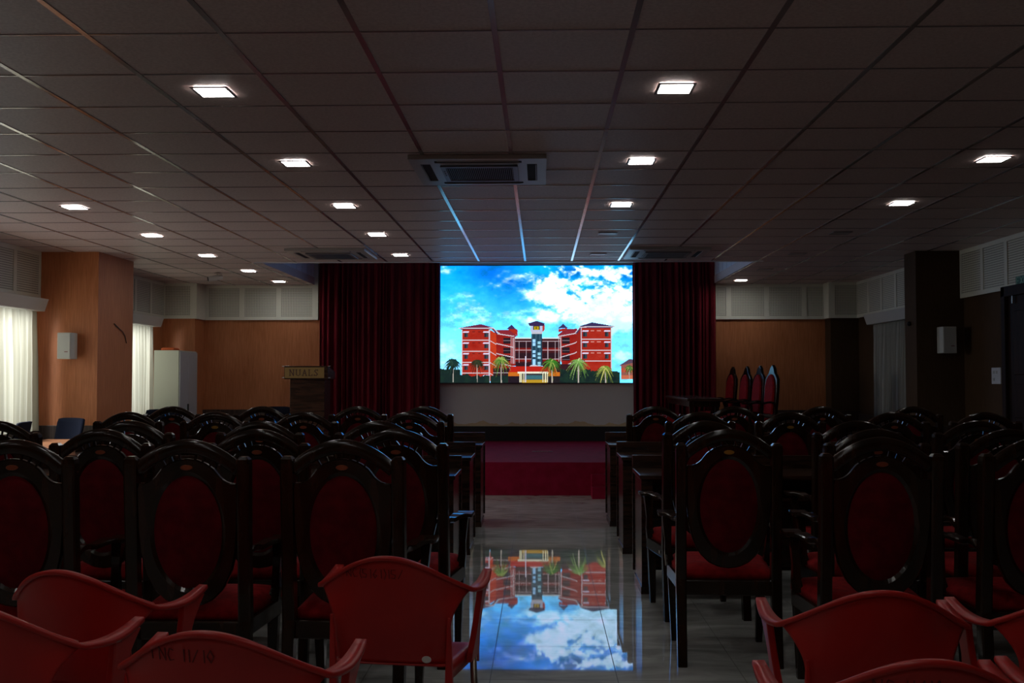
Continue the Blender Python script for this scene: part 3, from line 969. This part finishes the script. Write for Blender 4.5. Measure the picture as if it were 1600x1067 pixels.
def ellipse_disc(rx, rz, y0, y1, zc, N=20):
    bm = nb()
    a = [bm.verts.new((rx * math.sin(2 * PI * k / N), y0, zc + rz * math.cos(2 * PI * k / N))) for k in range(N)]
    b = [bm.verts.new((rx * .9 * math.sin(2 * PI * k / N), y1, zc + rz * .9 * math.cos(2 * PI * k / N))) for k in range(N)]
    bm.faces.new(a); bm.faces.new(b[::-1])
    for k in range(N): bm.faces.new((a[k], a[(k + 1) % N], b[(k + 1) % N], b[k]))
    return bm
def make_armchair(plaque):
    t = root('carved_armchair', 'x', 'chair')
    wd = M['wood']
    for s in (-1, 1):
        obj('back_post', rounded_post(nb(), s * .233, 0, 1.097), wd, t, bevel=0)
    obj('crest_arch', arch_band(), wd, t, smooth=True)
    for k in (-3, -2, -1, 1, 2, 3):
        x = k * .028
        z0 = 1.085 - 4.0 * x * x
        z1 = 1.118 - 2.1 * (x * 1.35) ** 2 + .004
        bm = nb(); taper(bm, (x, lean(z0), z0 - .012), (x * 1.35, lean(z1), z1), .008, .012, .007, .012)
        obj('spindle', bm, wd, t)
    p = obj('back_panel', back_panel(), wd, t)
    obj('back_pad', back_pad(), M['velvetback'], t, smooth=True)
    pl = obj('plaque', ellipse_disc(.026, .011, -.018 + lean(1.056), -.022 + lean(1.056), 1.052), plaque, p)
    for s in (-1, 1):
        obj('armrest', arm(s), wd, t)
        obj('arm_post', arm_post(s), wd, t)
        bm = nb(); taper(bm, (s * .225, .455, 0), (s * .235, .44, .345), .034, .034, .050, .050)
        obj('leg', bm, wd, t, bevel=.004)
    bm = nb()
    v = [(-.232, -.01), (.232, -.01), (.262, .475), (-.262, .475)]
    a = [bm.verts.new((x, y, .34)) for x, y in v]; b = [bm.verts.new((x, y, .415)) for x, y in v]
    bm.faces.new(a[::-1]); bm.faces.new(b)
    for i in range(4): bm.faces.new((a[i], a[(i + 1) % 4], b[(i + 1) % 4], b[i]))
    sf = obj('seat_frame', bm, wd, t, bevel=.006)
    obj('label_sticker', bx(-.247, -.2445, .12, .155, .362, .378), M['label'], sf)
    obj('seat_cushion', cushion(.52, .44, .46, .4155, .485, .025), M['velvet'], t, smooth=True)
    return t
proto_c = make_armchair(M['plaque'])
proto_g = make_armchair(M['gold'])
Lrows = [  # (Y, [(X, rot)]) nearest the stage first, aisle seat first
    (9.13, [(-1.03, -5), (-1.63, 3), (-2.48, 0), (-3.28, 2)]),
    (7.62, [(-.975, 0), (-1.76, 0), (-2.415, 0), (-3.06, 0)]),
    (6.04, [(-.955, 0), (-1.65, 0), (-2.42, 2), (-3.20, 0)]),
    (5.08, [(-.71, -5), (-1.40, 0), (-2.17, -2)]),
    (4.22, [(-.81, -4), (-1.45, 0), (-2.165, 1)]),
]
Rrows = [
    (9.13, [(1.02, 0), (1.72, 0), (2.50, 2), (3.31, 0)]),
    (7.62, [(1.18, 2), (1.85, 0), (2.62, 0), (3.30, -2)]),
    (6.04, [(.97, 5), (1.86, 0), (2.57, 0)]),
    (5.08, [(.93, -2), (1.66, 0), (2.32, 1)]),
    (4.38, [(1.45, 0), (2.13, 2)]),
]
rown = ['front row', 'second row', 'third row', 'fourth row', 'rearmost row']
seatn = ['aisle seat', 'second from aisle', 'third from aisle', 'fourth from aisle']
golds = {('L', 1, 2), ('R', 3, 0), ('R', 1, 1)}
first = {'c': True, 'g': True}
for side, rows in (('L', Lrows), ('R', Rrows)):
    for ri, (Y, cs) in enumerate(rows):
        for ci, (X, rot) in enumerate(cs):
            k = 'g' if (side, ri, ci) in golds else 'c'
            p = proto_g if k == 'g' else proto_c
            o = p if first[k] else copy_tree(p)
            first[k] = False
            o.location = (X, Y + .05 + .028 * X, 0)
            o.rotation_euler = (0, 0, R(rot))
            nm = seatn[ci]
            o['label'] = 'dark carved armchair with oval red back, %s, %s, %s block' % (nm, rown[ri], 'left' if side == 'L' else 'right')
            o['group'] = 'carved armchairs in rows'

# ------------------------------------------------------------------ conference desks
def make_desk(L):
    t = root('conference_desk', 'x', 'desk')
    m = M['deskwood']
    obj('desktop', bx(-L / 2, L / 2, 0, .55, .752, .78), m, t, bevel=.004)
    for s in (-1, 1):
        a, b = sorted((s * (L / 2 - .012), s * (L / 2 - .088)))
        e = obj('end_panel', bx(a, b, .03, .50, .0, .751), m, t, bevel=.003)
        obj('plinth', bx(a - .006, b + .006, .022, .508, 0, .05), m, e)
    obj('modesty_panel', bx(-L / 2, L / 2, .551, .58, .06, .87), m, t, bevel=.004)
    obj('shelf', bx(-L / 2 + .09, L / 2 - .09, .12, .55, .60, .618), m, t)
    return t
dk0 = make_desk(1.72)
fd = True
for i, y in enumerate((9.79, 8.26, 6.73)):
    for side, cs in (('left', (-.56 - .86, -.56 - 1.725 - .86)), ('right', (.65 + .86, .65 + 1.725 + .86))):
        for j, x in enumerate(cs):
            o = dk0 if fd else copy_tree(dk0)
            fd = False
            o.location = (x, y + .028 * x, 0)
            o['label'] = 'dark polished wooden desk, %s, %s row, %s block' % ('aisle end' if j == 0 else 'wall end', ['front', 'second', 'third'][i], side)
            o['group'] = 'conference desks in rows'

# ------------------------------------------------------------------ red plastic armchairs
def rim_z(u): return .682 + .123 * max(0, math.cos(PI / 2 * abs(u) ** 1.05)) ** 1.15
def back_pt(u, v):
    zr = rim_z(u)
    z = .425 + (zr - .425) * v
    h = (z - .425)
    wing = max(0, (z - .56) / .13); wing = min(1.0, wing) ** 2
    hw = .200 + .012 * min(1, h / .2) + .062 * wing
    hw = hw if z < .70 else hw
    x = u * hw
    y = -.02 - .22 * h + (abs(u) ** 2.4) * (.03 + .085 * wing)
    return (x, y, z)
def plastic_back():
    bm = nb(); nu, nv = 40, 18
    g = [[bm.verts.new(back_pt(-1 + 2 * i / nu, j / nv)) for i in range(nu + 1)] for j in range(nv + 1)]
    for j in range(nv):
        for i in range(nu): bm.faces.new((g[j][i], g[j][i + 1], g[j + 1][i + 1], g[j + 1][i]))
    return bm
def lip(path, w, h, scales=None):
    prof = [(-w, -h), (w, -h), (w * 1.1, 0), (w, h), (-w, h), (-w * 1.1, 0)]
    return sweep(nb(), path, prof, scales=scales)
def stroke_text(bm, text, org, size, w, proj, serif=False, gap=1.0):
    """single stroke lettering: proj(x,z)->3D point ; org in text plane"""
    G = {'N': [((0, 0), (0, 1)), ((0, 1), (.6, 0)), ((.6, 0), (.6, 1))], 'U': [((0, 1), (0, .15)), ((0, .15), (.3, 0)), ((.3, 0), (.6, .15)), ((.6, .15), (.6, 1))],
         'A': [((0, 0), (.3, 1)), ((.3, 1), (.6, 0)), ((.12, .38), (.48, .38))], 'L': [((0, 1), (0, 0)), ((0, 0), (.5, 0))],
         'S': [((.55, .85), (.3, 1)), ((.3, 1), (.05, .78)), ((.05, .78), (.55, .25)), ((.55, .25), (.3, 0)), ((.3, 0), (0, .15))],
         'E': [((0, 0), (0, 1)), ((0, 1), (.5, 1)), ((0, .5), (.4, .5)), ((0, 0), (.5, 0))], 'X': [((0, 0), (.6, 1)), ((0, 1), (.6, 0))],
         'I': [((.1, 0), (.1, 1))], 'T': [((.3, 0), (.3, 1)), ((0, 1), (.6, 1))], 'C': [((.55, .9), (.2, 1)), ((.2, 1), (0, .5)), ((0, .5), (.2, 0)), ((.2, 0), (.55, .1))],
         '(': [((.3, 1.1), (.1, .5)), ((.1, .5), (.3, -.1))], ')': [((.1, 1.1), (.3, .5)), ((.3, .5), (.1, -.1))], '5': [((.5, 1), (.05, 1)), ((.05, 1), (0, .55)), ((0, .55), (.5, .4)), ((.5, .4), (.4, 0)), ((.4, 0), (0, .05))],
         '1': [((.2, 0), (.2, 1))], '6': [((.45, 1), (.05, .4)), ((.05, .4), (.25, 0)), ((.25, 0), (.5, .3)), ((.5, .3), (.1, .45))], '/': [((0, 0), (.5, 1))],
         '#': [((.15, 0), (.25, 1)), ((.4, 0), (.5, 1)), ((0, .3), (.6, .3)), ((.05, .7), (.65, .7))], ' ': [],
         '0': [((.3, 1), (0, .5)), ((0, .5), (.3, 0)), ((.3, 0), (.55, .5)), ((.55, .5), (.3, 1))]}
    wd = {'L': .66, 'I': .3, '1': .45, '(': .45, ')': .45, ' ': .5}
    cx = org[0]
    for ch in text:
        segs = list(G.get(ch, []))
        if serif:
            ends = [p for sg in segs for p in sg if p[1] in (0, 1) and ch in 'NUAL' and not (ch == 'L' and p[0] > .2) and not (ch == 'U' and p[1] == 0) and not (ch == 'A' and p[1] == 1) and not (ch == 'N' and p == (.6, 0))]
            segs += [((p[0] - .11, p[1]), (p[0] + .11, p[1])) for p in set(ends)]
            if ch == 'L': segs.append(((.5, 0), (.5, .2)))
            if ch == 'S': segs += [((.55, .85), (.55, 1)), ((0, .15), (0, 0))]
        for (a, b) in segs:
            A = Vector((cx + a[0] * size, org[1] + a[1] * size)); B = Vector((cx + b[0] * size, org[1] + b[1] * size))
            d = (B - A).normalized() * w * .4
            n_ = Vector((-d.y, d.x)).normalized() * w / 2
            ww = n_ * (1.0 if abs(d.y) > abs(d.x) * .6 else .7)
            A, B = A - d, B + d
            q = [A + ww, B + ww, B - ww, A - ww]
            f = [bm.verts.new(proj(p.x, p.y, 0)) for p in q]; k = [bm.verts.new(proj(p.x, p.y, 1)) for p in q]
            bm.faces.new(f); bm.faces.new(k[::-1])
            for i in range(4): bm.faces.new((f[i], f[(i + 1) % 4], k[(i + 1) % 4], k[i]))
        cx += wd.get(ch, .82) * size * gap
    return bm
def make_plastic(sticker=False, writing=None):
    t = root('plastic_armchair', 'x', 'chair')
    m = M['plastic']
    b = obj('backrest', plastic_back(), m, t, smooth=True)
    sl = b.modifiers.new('solid', 'SOLIDIFY'); sl.thickness = .006; sl.offset = 0
    # one continuous rim : arm tip - back - arm tip
    path = []; sc = []
    def arm_pts(s):
        e = Vector(back_pt(s, 1))
        out = []
        for k in range(1, 11):
            q = k / 10
            x = s * (abs(e.x) + .018 * math.sin(PI * min(1, q * 1.2) * .5))
            y = e.y + (.27 - e.y) * q
            z = .682 - .012 * math.sin(PI * q) + .022 * q ** 2
            out.append((x, y, z))
        return out
    path = arm_pts(-1)[::-1] + [back_pt(-1 + 2 * i / 40, 1) for i in range(41)] + arm_pts(1)
    n = len(path)
    for i in range(n):
        e = min(i, n - 1 - i)
        a = max(0, 1 - e / 14)
        sc.append((1 + 1.3 * math.sin(PI * min(1, a * .85)) * (a > 0), 1))
    obj('arm_rim', lip(path, .0095, .0075, sc), m, t, smooth=True)
    for s in (-1, 1):
        # front support panel from arm to seat (curved web)
        bm = nb()
        R1 = []; rows = 8
        for j in range(rows + 1):
            q = j / rows
            z = .682 - (.682 - .40) * q
            yc = .205 - .02 * math.sin(PI * q)
            hw = .062 - .036 * math.sin(PI * min(1, q * 1.1)) ** 1 + .012 * q
            x = s * (.282 - .04 * q)
            R1.append([bm.verts.new((x - .011, yc - hw, z)), bm.verts.new((x + .011, yc - hw, z)), bm.verts.new((x + .011, yc + hw, z)), bm.verts.new((x - .011, yc + hw, z))])
        for j in range(rows):
            for i in range(4): bm.faces.new((R1[j][i], R1[j][(i + 1) % 4], R1[j + 1][(i + 1) % 4], R1[j + 1][i]))
        bm.faces.new(R1[0]); bm.faces.new(R1[-1][::-1])
        obj('arm_support', bm, m, t, smooth=False, bevel=.004)
        # rear spine
        bm = nb(); taper(bm, (s * .205, -.03, .33), (s * .208, -.052, .60), .030, .028, .012, .008)
        obj('spine', bm, m, t, bevel=.005)
        bm = nb(); tube(bm, [(s * .225, -.085, 0.012), (s * .205, -.03, .34)], .0125, 10)
        l = obj('leg', bm, M['steel'], t, smooth=True)
        obj('foot', cyl(nb(), (s * .225, -.085), .017, .017, 0, .03, 12), M['label'], l)
        bm = nb(); tube(bm, [(s * .255, .24, 0.012), (s * .243, .205, .41)], .0125, 10)
        l = obj('leg', bm, M['steel'], t, smooth=True)
        obj('foot', cyl(nb(), (s * .255, .24), .017, .017, 0, .03, 12), M['label'], l)
    # seat: dished sheet with apron
    bm = nb(); nu, nv = 16, 14; g = []
    for j in range(nv + 1):
        v = j / nv; row = []
        hw = .205 + .035 * v
        for i in range(nu + 1):
            u = -1 + 2 * i / nu
            y = -.03 + .38 * v
            z = .432 - .018 * (1 - u * u) * math.sin(PI * min(1, v * 1.1)) - .03 * max(0, v - .85) / .15
            row.append(bm.verts.new((u * hw, y, z)))
        g.append(row)
    for j in range(nv):
        for i in range(nu): bm.faces.new((g[j][i], g[j][i + 1], g[j + 1][i + 1], g[j + 1][i]))
    # apron
    for a, bq in ([(g[j][0], g[j + 1][0]) for j in range(nv)] + [(g[nv][i], g[nv][i + 1]) for i in range(nu)] + [(g[j + 1][nu], g[j][nu]) for j in range(nv - 1, -1, -1)]):
        c = bm.verts.new(bq.co + Vector((0, 0, -.055))); d = bm.verts.new(a.co + Vector((0, 0, -.055)))
        bm.faces.new((a, bq, c, d))
    bmesh.ops.remove_doubles(bm, verts=bm.verts, dist=.0005)
    s_ = obj('seat', bm, m, t, smooth=True)
    sl = s_.modifiers.new('solid', 'SOLIDIFY'); sl.thickness = .006
    if sticker:
        st_ = obj('sticker', ellipse_disc(.017, .012, -.044, -.046, .455), M['label'], b)
        st_.location.x = .13; st_.location.y = .007 * -1
    if writing:
        bm = nb()
        def pr(x, z, k):
            # onto the rear face of the backrest
            hw = .274
            u = max(-1, min(1, x / hw)); v = (z - .425) / (rim_z(u) - .425)
            p = back_pt(u, min(1, v))
            return (p[0], p[1] - .0045 - .001 * k, p[2])
        stroke_text(bm, writing, (-.15, .735), .030, .0028, pr)
        obj('handwriting', bm, M['ink'], b)
    return t
def place_plastic(o, X, Y, rz, label):
    o.location = (X, Y, 0); o.rotation_euler = (0, 0, R(rz)); o['label'] = label; o['group'] = 'red plastic armchairs at the back'
p1 = make_plastic(True, 'NC(5161)15/')
place_plastic(p1, -.515, 3.60, -7, 'red plastic armchair with a pale oval sticker, beside the aisle')
p2 = make_plastic()
place_plastic(p2, -1.50, 3.32, -14, 'red plastic armchair at far left, behind the lower left one')
q = copy_tree(p2); place_plastic(q, -1.53, 2.84, -13, 'red plastic armchair cut off by the lower left corner')
p4 = make_plastic(False, '1 NC 11/10')
place_plastic(p4, -.80, 2.56, -6, 'red plastic armchair cut off by the bottom edge, left of the aisle')
q = copy_tree(p2); place_plastic(q, .985, 3.08, -2, 'red plastic armchair in full view right of the aisle')
q = copy_tree(p2); place_plastic(q, 1.62, 3.13, 3, 'red plastic armchair cut off by the right edge')
q = copy_tree(p4); place_plastic(q, .84, 2.36, 2, 'red plastic armchair cut off by the bottom edge, right of the aisle')
q = copy_tree(p2); place_plastic(q, 1.47, 2.42, 3, 'red plastic armchair at the bottom right corner, mostly out of view')

# ------------------------------------------------------------------ stage furniture
def make_throne():
    t = root('high_back_armchair', 'x', 'chair')
    wd = M['wood']
    def outl(k, sc=1.0):
        # half outline of tall back with pointed crest
        pts = [(.20, .50), (.215, .70), (.22, .90), (.205, 1.00), (.15, 1.05), (.10, 1.08), (.06, 1.15), (0, 1.19)]
        return pts
    h = outl(0); full = [(x, z) for x, z in h] + [(-x, z) for x, z in h[::-1][1:]]
    bm = nb(); th = .04
    a = [bm.verts.new((x, -th / 2 - (z - .45) * .08, z)) for x, z in full]; b = [bm.verts.new((x, th / 2 - (z - .45) * .08, z)) for x, z in full]
    bm.faces.new(a); bm.faces.new(b[::-1])
    for i in range(len(full)): j = (i + 1) % len(full); bm.faces.new((a[i], a[j], b[j], b[i]))
    obj('back_frame', bm, wd, t, bevel=.008)
    pad = [(.14, .54), (.155, .75), (.15, .92), (.11, 1.01), (.05, 1.06), (0, 1.07)]
    padf = pad + [(-x, z) for x, z in pad[::-1][1:]]
    bm = nb()
    a = [bm.verts.new((x, .021 - (z - .45) * .08, z)) for x, z in padf]; b = [bm.verts.new((x * .9, .045 - (z - .45) * .08, .8 + (z - .8) * .94)) for x, z in padf]
    bm.faces.new(a); bm.faces.new(b[::-1])
    for i in range(len(padf)): j = (i + 1) % len(padf); bm.faces.new((a[i], a[j], b[j], b[i]))
    obj('back_pad', bm, M['velvet'], t, bevel=.006)
    for s in (-1, 1):
        bm = nb(); taper(bm, (s * .215, -.06, 0), (s * .215, 0, .45), .04, .04, .05, .05); obj('leg', bm, wd, t, bevel=.004)
        bm = nb(); taper(bm, (s * .235, .46, 0), (s * .235, .45, .40), .035, .035, .05, .05); obj('leg', bm, wd, t, bevel=.004)
        obj('armrest', arm(s), wd, t); obj('arm_post', arm_post(s), wd, t)
    obj('seat_frame', bx(-.25, .25, -.01, .48, .34, .415), wd, t, bevel=.008)
    obj('seat_cushion', cushion(.50, .46, .45, .4155, .50, .02), M['velvet'], t, smooth=True)
    return t
th = make_throne()
for i, (x, y) in enumerate(((3.00, 13.55), (2.98, 14.25), (2.96, 15.05), (2.92, 15.95))):
    o = th if i == 0 else copy_tree(th)
    o.location = (x, y, .40); o.rotation_euler = (0, 0, R(90 + 9))
    o['label'] = 'tall red-backed armchair on the stage, %s the camera in its row of four' % ['nearest', 'second from', 'third from', 'farthest from'][i]
    o['group'] = 'high backed armchairs on the stage'
t = root('stage_table', 'long dark wooden table on the stage before the red-backed armchairs', 'table', (0, 0, 0))
obj('tabletop', bx(1.90, 2.36, 13.35, 15.75, 1.115, 1.15), M['deskwood'], t, bevel=.006)
for a in (1.94, 2.27):
    for c in (13.42, 15.62):
        obj('leg', bx(a, a + .05, c, c + .05, .40, 1.115), M['wood'], t)
obj('apron', bx(1.93, 2.33, 13.40, 15.70, 1.04, 1.1145), M['wood'], t)
t = root('cushioned_stool', 'red cushioned stool on the stage left of the long dark table', 'stool', (1.62, 13.75, .40))
obj('seat_cushion', cushion(.40, .40, .40, .42, .52, -.2), M['velvet'], t, smooth=True)
obj('seat_frame', bx(-.19, .19, -.19, .19, .36, .4195), M['wood'], t)
for a in (-1, 1):
    for c in (-1, 1): obj('leg', bx(a * .165 - .02, a * .165 + .02, c * .165 - .02, c * .165 + .02, 0, .36), M['wood'], t)

# lectern
t = root('lectern', 'wooden lectern with gold NUALS name board, before the left stage curtain', 'lectern', (-3.10, 13.42, .40), R(0))
obj('body', bx(-.21, .25, .02, .40, 0, 1.0), M['deskwood'], t, bevel=.006)
bm = nb()
pr_ = [(-.03, 1.0), (.44, 1.0), (.44, 1.10), (-.03, 1.175)]
a = [bm.verts.new((-.275, y, z)) for y, z in pr_]; b = [bm.verts.new((.305, y, z)) for y, z in pr_]
bm.faces.new(a); bm.faces.new(b[::-1])
for i in range(4): bm.faces.new((a[i], a[(i + 1) % 4], b[(i + 1) % 4], b[i]))
obj('reading_top', bm, M['deskwood'], t, bevel=.004)
sb = obj('name_board', bx(-.265, .255, -.042, -.031, 1.015, 1.155), M['brass'], t)
bm = nb()
stroke_text(bm, 'NUALS', (-.195, 1.046), .078, .011, lambda x, z, k: (x, -.0425 - .002 * k, z), True, 1.32)
# serifs
obj('lettering', bm, M['signink'], sb)
for z in (1.02, 1.17):
    for s in (-1, 1):
        x = -.285 if s < 0 else .315
        bm = nb(); tube(bm, [(x - .02, -.02, z), (x + .02, -.02, z)], .006, 8); obj('rod', bm, M['chrome'], t)

# ------------------------------------------------------------------ cabinet
t = root('storage_cabinet', 'tall pale metal storage cabinet in the far left corner', 'cabinet', (0, 0, 0))
cx0, cx1, cy0, cy1 = -5.80, -5.42, 15.2, 15.98
obj('body', bx(cx0, cx1, cy0, cy1, 0.0, 1.83), M['cabinet'], t, bevel=.006)
d = obj('door', bx(cx1 + .001, cx1 + .018, cy0 + .01, (cy0 + cy1) / 2 - .003, .08, 1.81), M['cabinetshade'], t, bevel=.003)
d2 = obj('door', bx(cx1 + .001, cx1 + .018, (cy0 + cy1) / 2 + .003, cy1 - .01, .08, 1.81), M['cabinetshade'], t, bevel=.003)
obj('handle', bx(cx1 + .018, cx1 + .035, (cy0 + cy1) / 2 - .06, (cy0 + cy1) / 2 - .03, .86, 1.02), M['black'], d)
tag(obj('folded_cloth', cushion(.20, .20, .22, 1.8305, 1.875, 15.3), M['orange'], smooth=True, loc=(-5.63, 0, 0)), 'small orange folded cloth lying on top of the pale cabinet', 'cloth')

# ------------------------------------------------------------------ wall speakers
def wall_speaker(label, x, y, z):
    t = root('wall_speaker', label, 'speaker', (x, y, z), 0, 'white wall speakers')
    bm = nb()
    pr = [(-.085, 0), (.085, 0), (.095, -.10), (.08, -.17), (-.08, -.17), (-.095, -.10)]
    a = [bm.verts.new((px, py, -.155)) for px, py in pr]; b = [bm.verts.new((px, py, .155)) for px, py in pr]
    bm.faces.new(a); bm.faces.new(b[::-1])
    for i in range(6): bm.faces.new((a[i], a[(i + 1) % 6], b[(i + 1) % 6], b[i]))
    obj('housing', bm, M['speaker'], t, bevel=.008)
    g = obj('grille', bx(-.074, .074, -.176, -.1705, -.145, .145), M['grille'], t, bevel=.003)
    obj('badge', bx(.01, .05, -.178, -.1762, -.075, -.067), M['ink'], g)
    obj('bracket', bx(-.03, .03, 0.001, .06, -.05, .05), M['black'], t)
    return t
s1 = wall_speaker('white box speaker on the lit orange pillar, left', -5.60, PL[2] - .061, 1.795)
s2 = wall_speaker('white box speaker on the dark right pillar', 4.76, PR[2] - .061, 1.86)

# hanging wire on left pillar side
bm = nb()
tube(bm, [(PL[1] + .008, 12.55, 2.09), (PL[1] + .012, 12.68, 2.04), (PL[1] + .012, 12.80, 2.0), (PL[1] + .010, 12.88, 1.95), (PL[1] + .010, 12.93, 1.86)], .006, 6)
tag(obj('loose_wire', bm, M['black'], smooth=True), 'loose dark wire sticking out of the left pillar side', 'wire')
bm = nb()
sp = bmesh.ops.create_uvsphere(bm, u_segments=12, v_segments=8, radius=.028)
tag(obj('round_wall_fitting', bm, M['black'], smooth=True, loc=(PR[0] - .02, 12.47, 2.07)), 'small dark round fitting on the right pillar side', 'wall fitting')

# CCTV camera
t = root('security_camera', 'small security camera on the ceiling, far left', 'camera', (-4.70, 14.55, ZC - .004))
obj('mount', cyl(nb(), (.06, 0), .045, .045, -.012, 0, 16), M['acwhite'], t)
bm = nb(); tube(bm, [(.06, 0, -.012), (.05, 0, -.06)], .012, 8); obj('arm', bm, M['acwhite'], t)
bm = nb(); tube(bm, [(.12, .03, -.055), (-.06, -.05, -.095)], .038, 14); obj('housing', bm, M['acwhite'], t, smooth=False)
bm = nb(); tube(bm, [(-.058, -.049, -.094), (-.068, -.054, -.0965)], .031, 14); obj('lens', bm, M['black'], t)

# ------------------------------------------------------------------ right wall : door, exit sign, switches
door = struct('door_1', bx(XR - .045, XR, 9.55, 11.12, 0, 2.36), M['doorwood'])
bm = nb()
box(bm, XR - .085, XR - .0452, 11.03, 11.12, 0, 2.39); box(bm, XR - .085, XR - .0452, 9.55, 9.64, 0, 2.39); box(bm, XR - .085, XR - .0452, 9.55, 11.12, 2.28, 2.39)
obj('door_frame', bm, M['doorwood'], door, bevel=.006)
bm = nb()
for c in (9.75, 10.38):
    for z0, z1 in ((.15, .9), (1.0, 1.35), (1.45, 2.12)):
        box(bm, XR - .06, XR - .0451, c, c + .5, z0, z1)
obj('carved_panels', bm, M['doorwood'], door, bevel=.012)
obj('door_closer', bx(XR - .075, XR - .0605, 10.86, 10.885, 2.20, 2.36), M['steel'], door)
t = root('exit_sign', 'small green EXIT sign above the dark door at right', 'sign', (XR - .036, 0, 0))
obj('panel', bx(-.03, -.008, 10.36, 10.80, 2.375, 2.47), M['green'], t)
bm = nb()
stroke_text(bm, 'EXIT', (0, 0), .075, .012, lambda x, z, k: (-.0305 - .002 * k, 10.775 - x * 1.25, 2.387 + z))
obj('lettering', bm, M['exitletter'], t)
t = root('switch_plate', 'pale switch plate on the dark wall beside the right door', 'switch', (XR, 11.42, 1.44))
obj('plate', bx(-.014, -.001, -.11, .11, -.09, .09), M['paper'], t, bevel=.003)
for dy, dz in ((.05, .04), (-.02, .04), (.05, -.04)):
    obj('rocker', bx(-.020, -.0142, dy - .018, dy + .018, dz - .016, dz + .016), M['grille'], t)

# ------------------------------------------------------------------ window table and office chairs
t = root('side_table', 'brown wooden table by the left window, beyond the armchairs', 'table', (0, 0, 0))
obj('tabletop', bx(-5.25, -4.35, 9.42, 10.80, .735, .765), M['tablewood'], t, bevel=.004)
obj('apron', bx(-5.22, -4.38, 9.44, 10.78, .62, .7345), M['tablewood'], t)
for a in (-5.22, -4.43):
    for c in (9.44, 10.73): obj('leg', bx(a, a + .05, c, c + .05, 0, .62), M['tablewood'], t)
def make_office():
    t = root('office_chair', 'x', 'chair')
    bm = nb(); nu, nv = 10, 8; g = []
    for j in range(nv + 1):
        v = j / nv; row = []
        for i in range(nu + 1):
            u = -1 + 2 * i / nu
            e = 1 - .12 * max(0, abs(u) ** 6) * (v > .8)
            hw = .215 - .02 * (1 - v)
            if v > .93 or v < .07: hw -= .012
            z = .52 + .44 * v - .012 * abs(u) ** 8 * (v == 1)
            row.append(bm.verts.new((u * hw, -.23 - .10 * v + .05 * u * u, z)))
        g.append(row)
    for j in range(nv):
        for i in range(nu): bm.faces.new((g[j][i], g[j][i + 1], g[j + 1][i + 1], g[j + 1][i]))
    o = obj('backrest', bm, M['navy'], t, smooth=True); s = o.modifiers.new('solid', 'SOLIDIFY'); s.thickness = .03
    obj('seat', cushion(.46, .44, .44, .44, .50, -.22), M['navy'], t, smooth=True)
    bm = nb(); tube(bm, [(0, -.16, .45), (0, -.26, .48), (0, -.29, .62)], .018, 8); obj('back_bracket', bm, M['black'], t)
    obj('gas_stem', cyl(nb(), (0, 0), .028, .022, .09, .44, 14), M['black'], t)
    for k in range(5):
        a = 2 * PI * k / 5
        bm = nb(); tube(bm, [(0, 0, .10), (.27 * math.cos(a), .27 * math.sin(a), .07)], .016, 8); l = obj('base_arm', bm, M['black'], t)
        bm = nb(); bmesh.ops.create_uvsphere(bm, u_segments=10, v_segments=6, radius=.03, matrix=Matrix.Translation((.27 * math.cos(a), .27 * math.sin(a), .03)))
        obj('caster', bm, M['black'], l, smooth=True)
    return t
oc = make_office()
for i, (x, y, rz, lb) in enumerate((
        (-5.42, 11.22, 155, 'navy office chair by the left window, behind the brown table'),
        (-5.62, 10.45, 100, 'dark office chair at the left edge below the bright curtain'),
        (-5.42, 14.35, 190, 'dark blue office chair before the far left curtain'),
        (-5.15, 13.65, 100, 'black office chair just beyond the left pillar'),
        (-4.12, 15.75, 182, 'navy office chair against the back wall, left of the lectern'))):
    o = oc if i == 0 else copy_tree(oc)
    o.location = (x, y, 0); o.rotation_euler = (0, 0, R(rz)); o['label'] = lb; o['group'] = 'office chairs along the left'
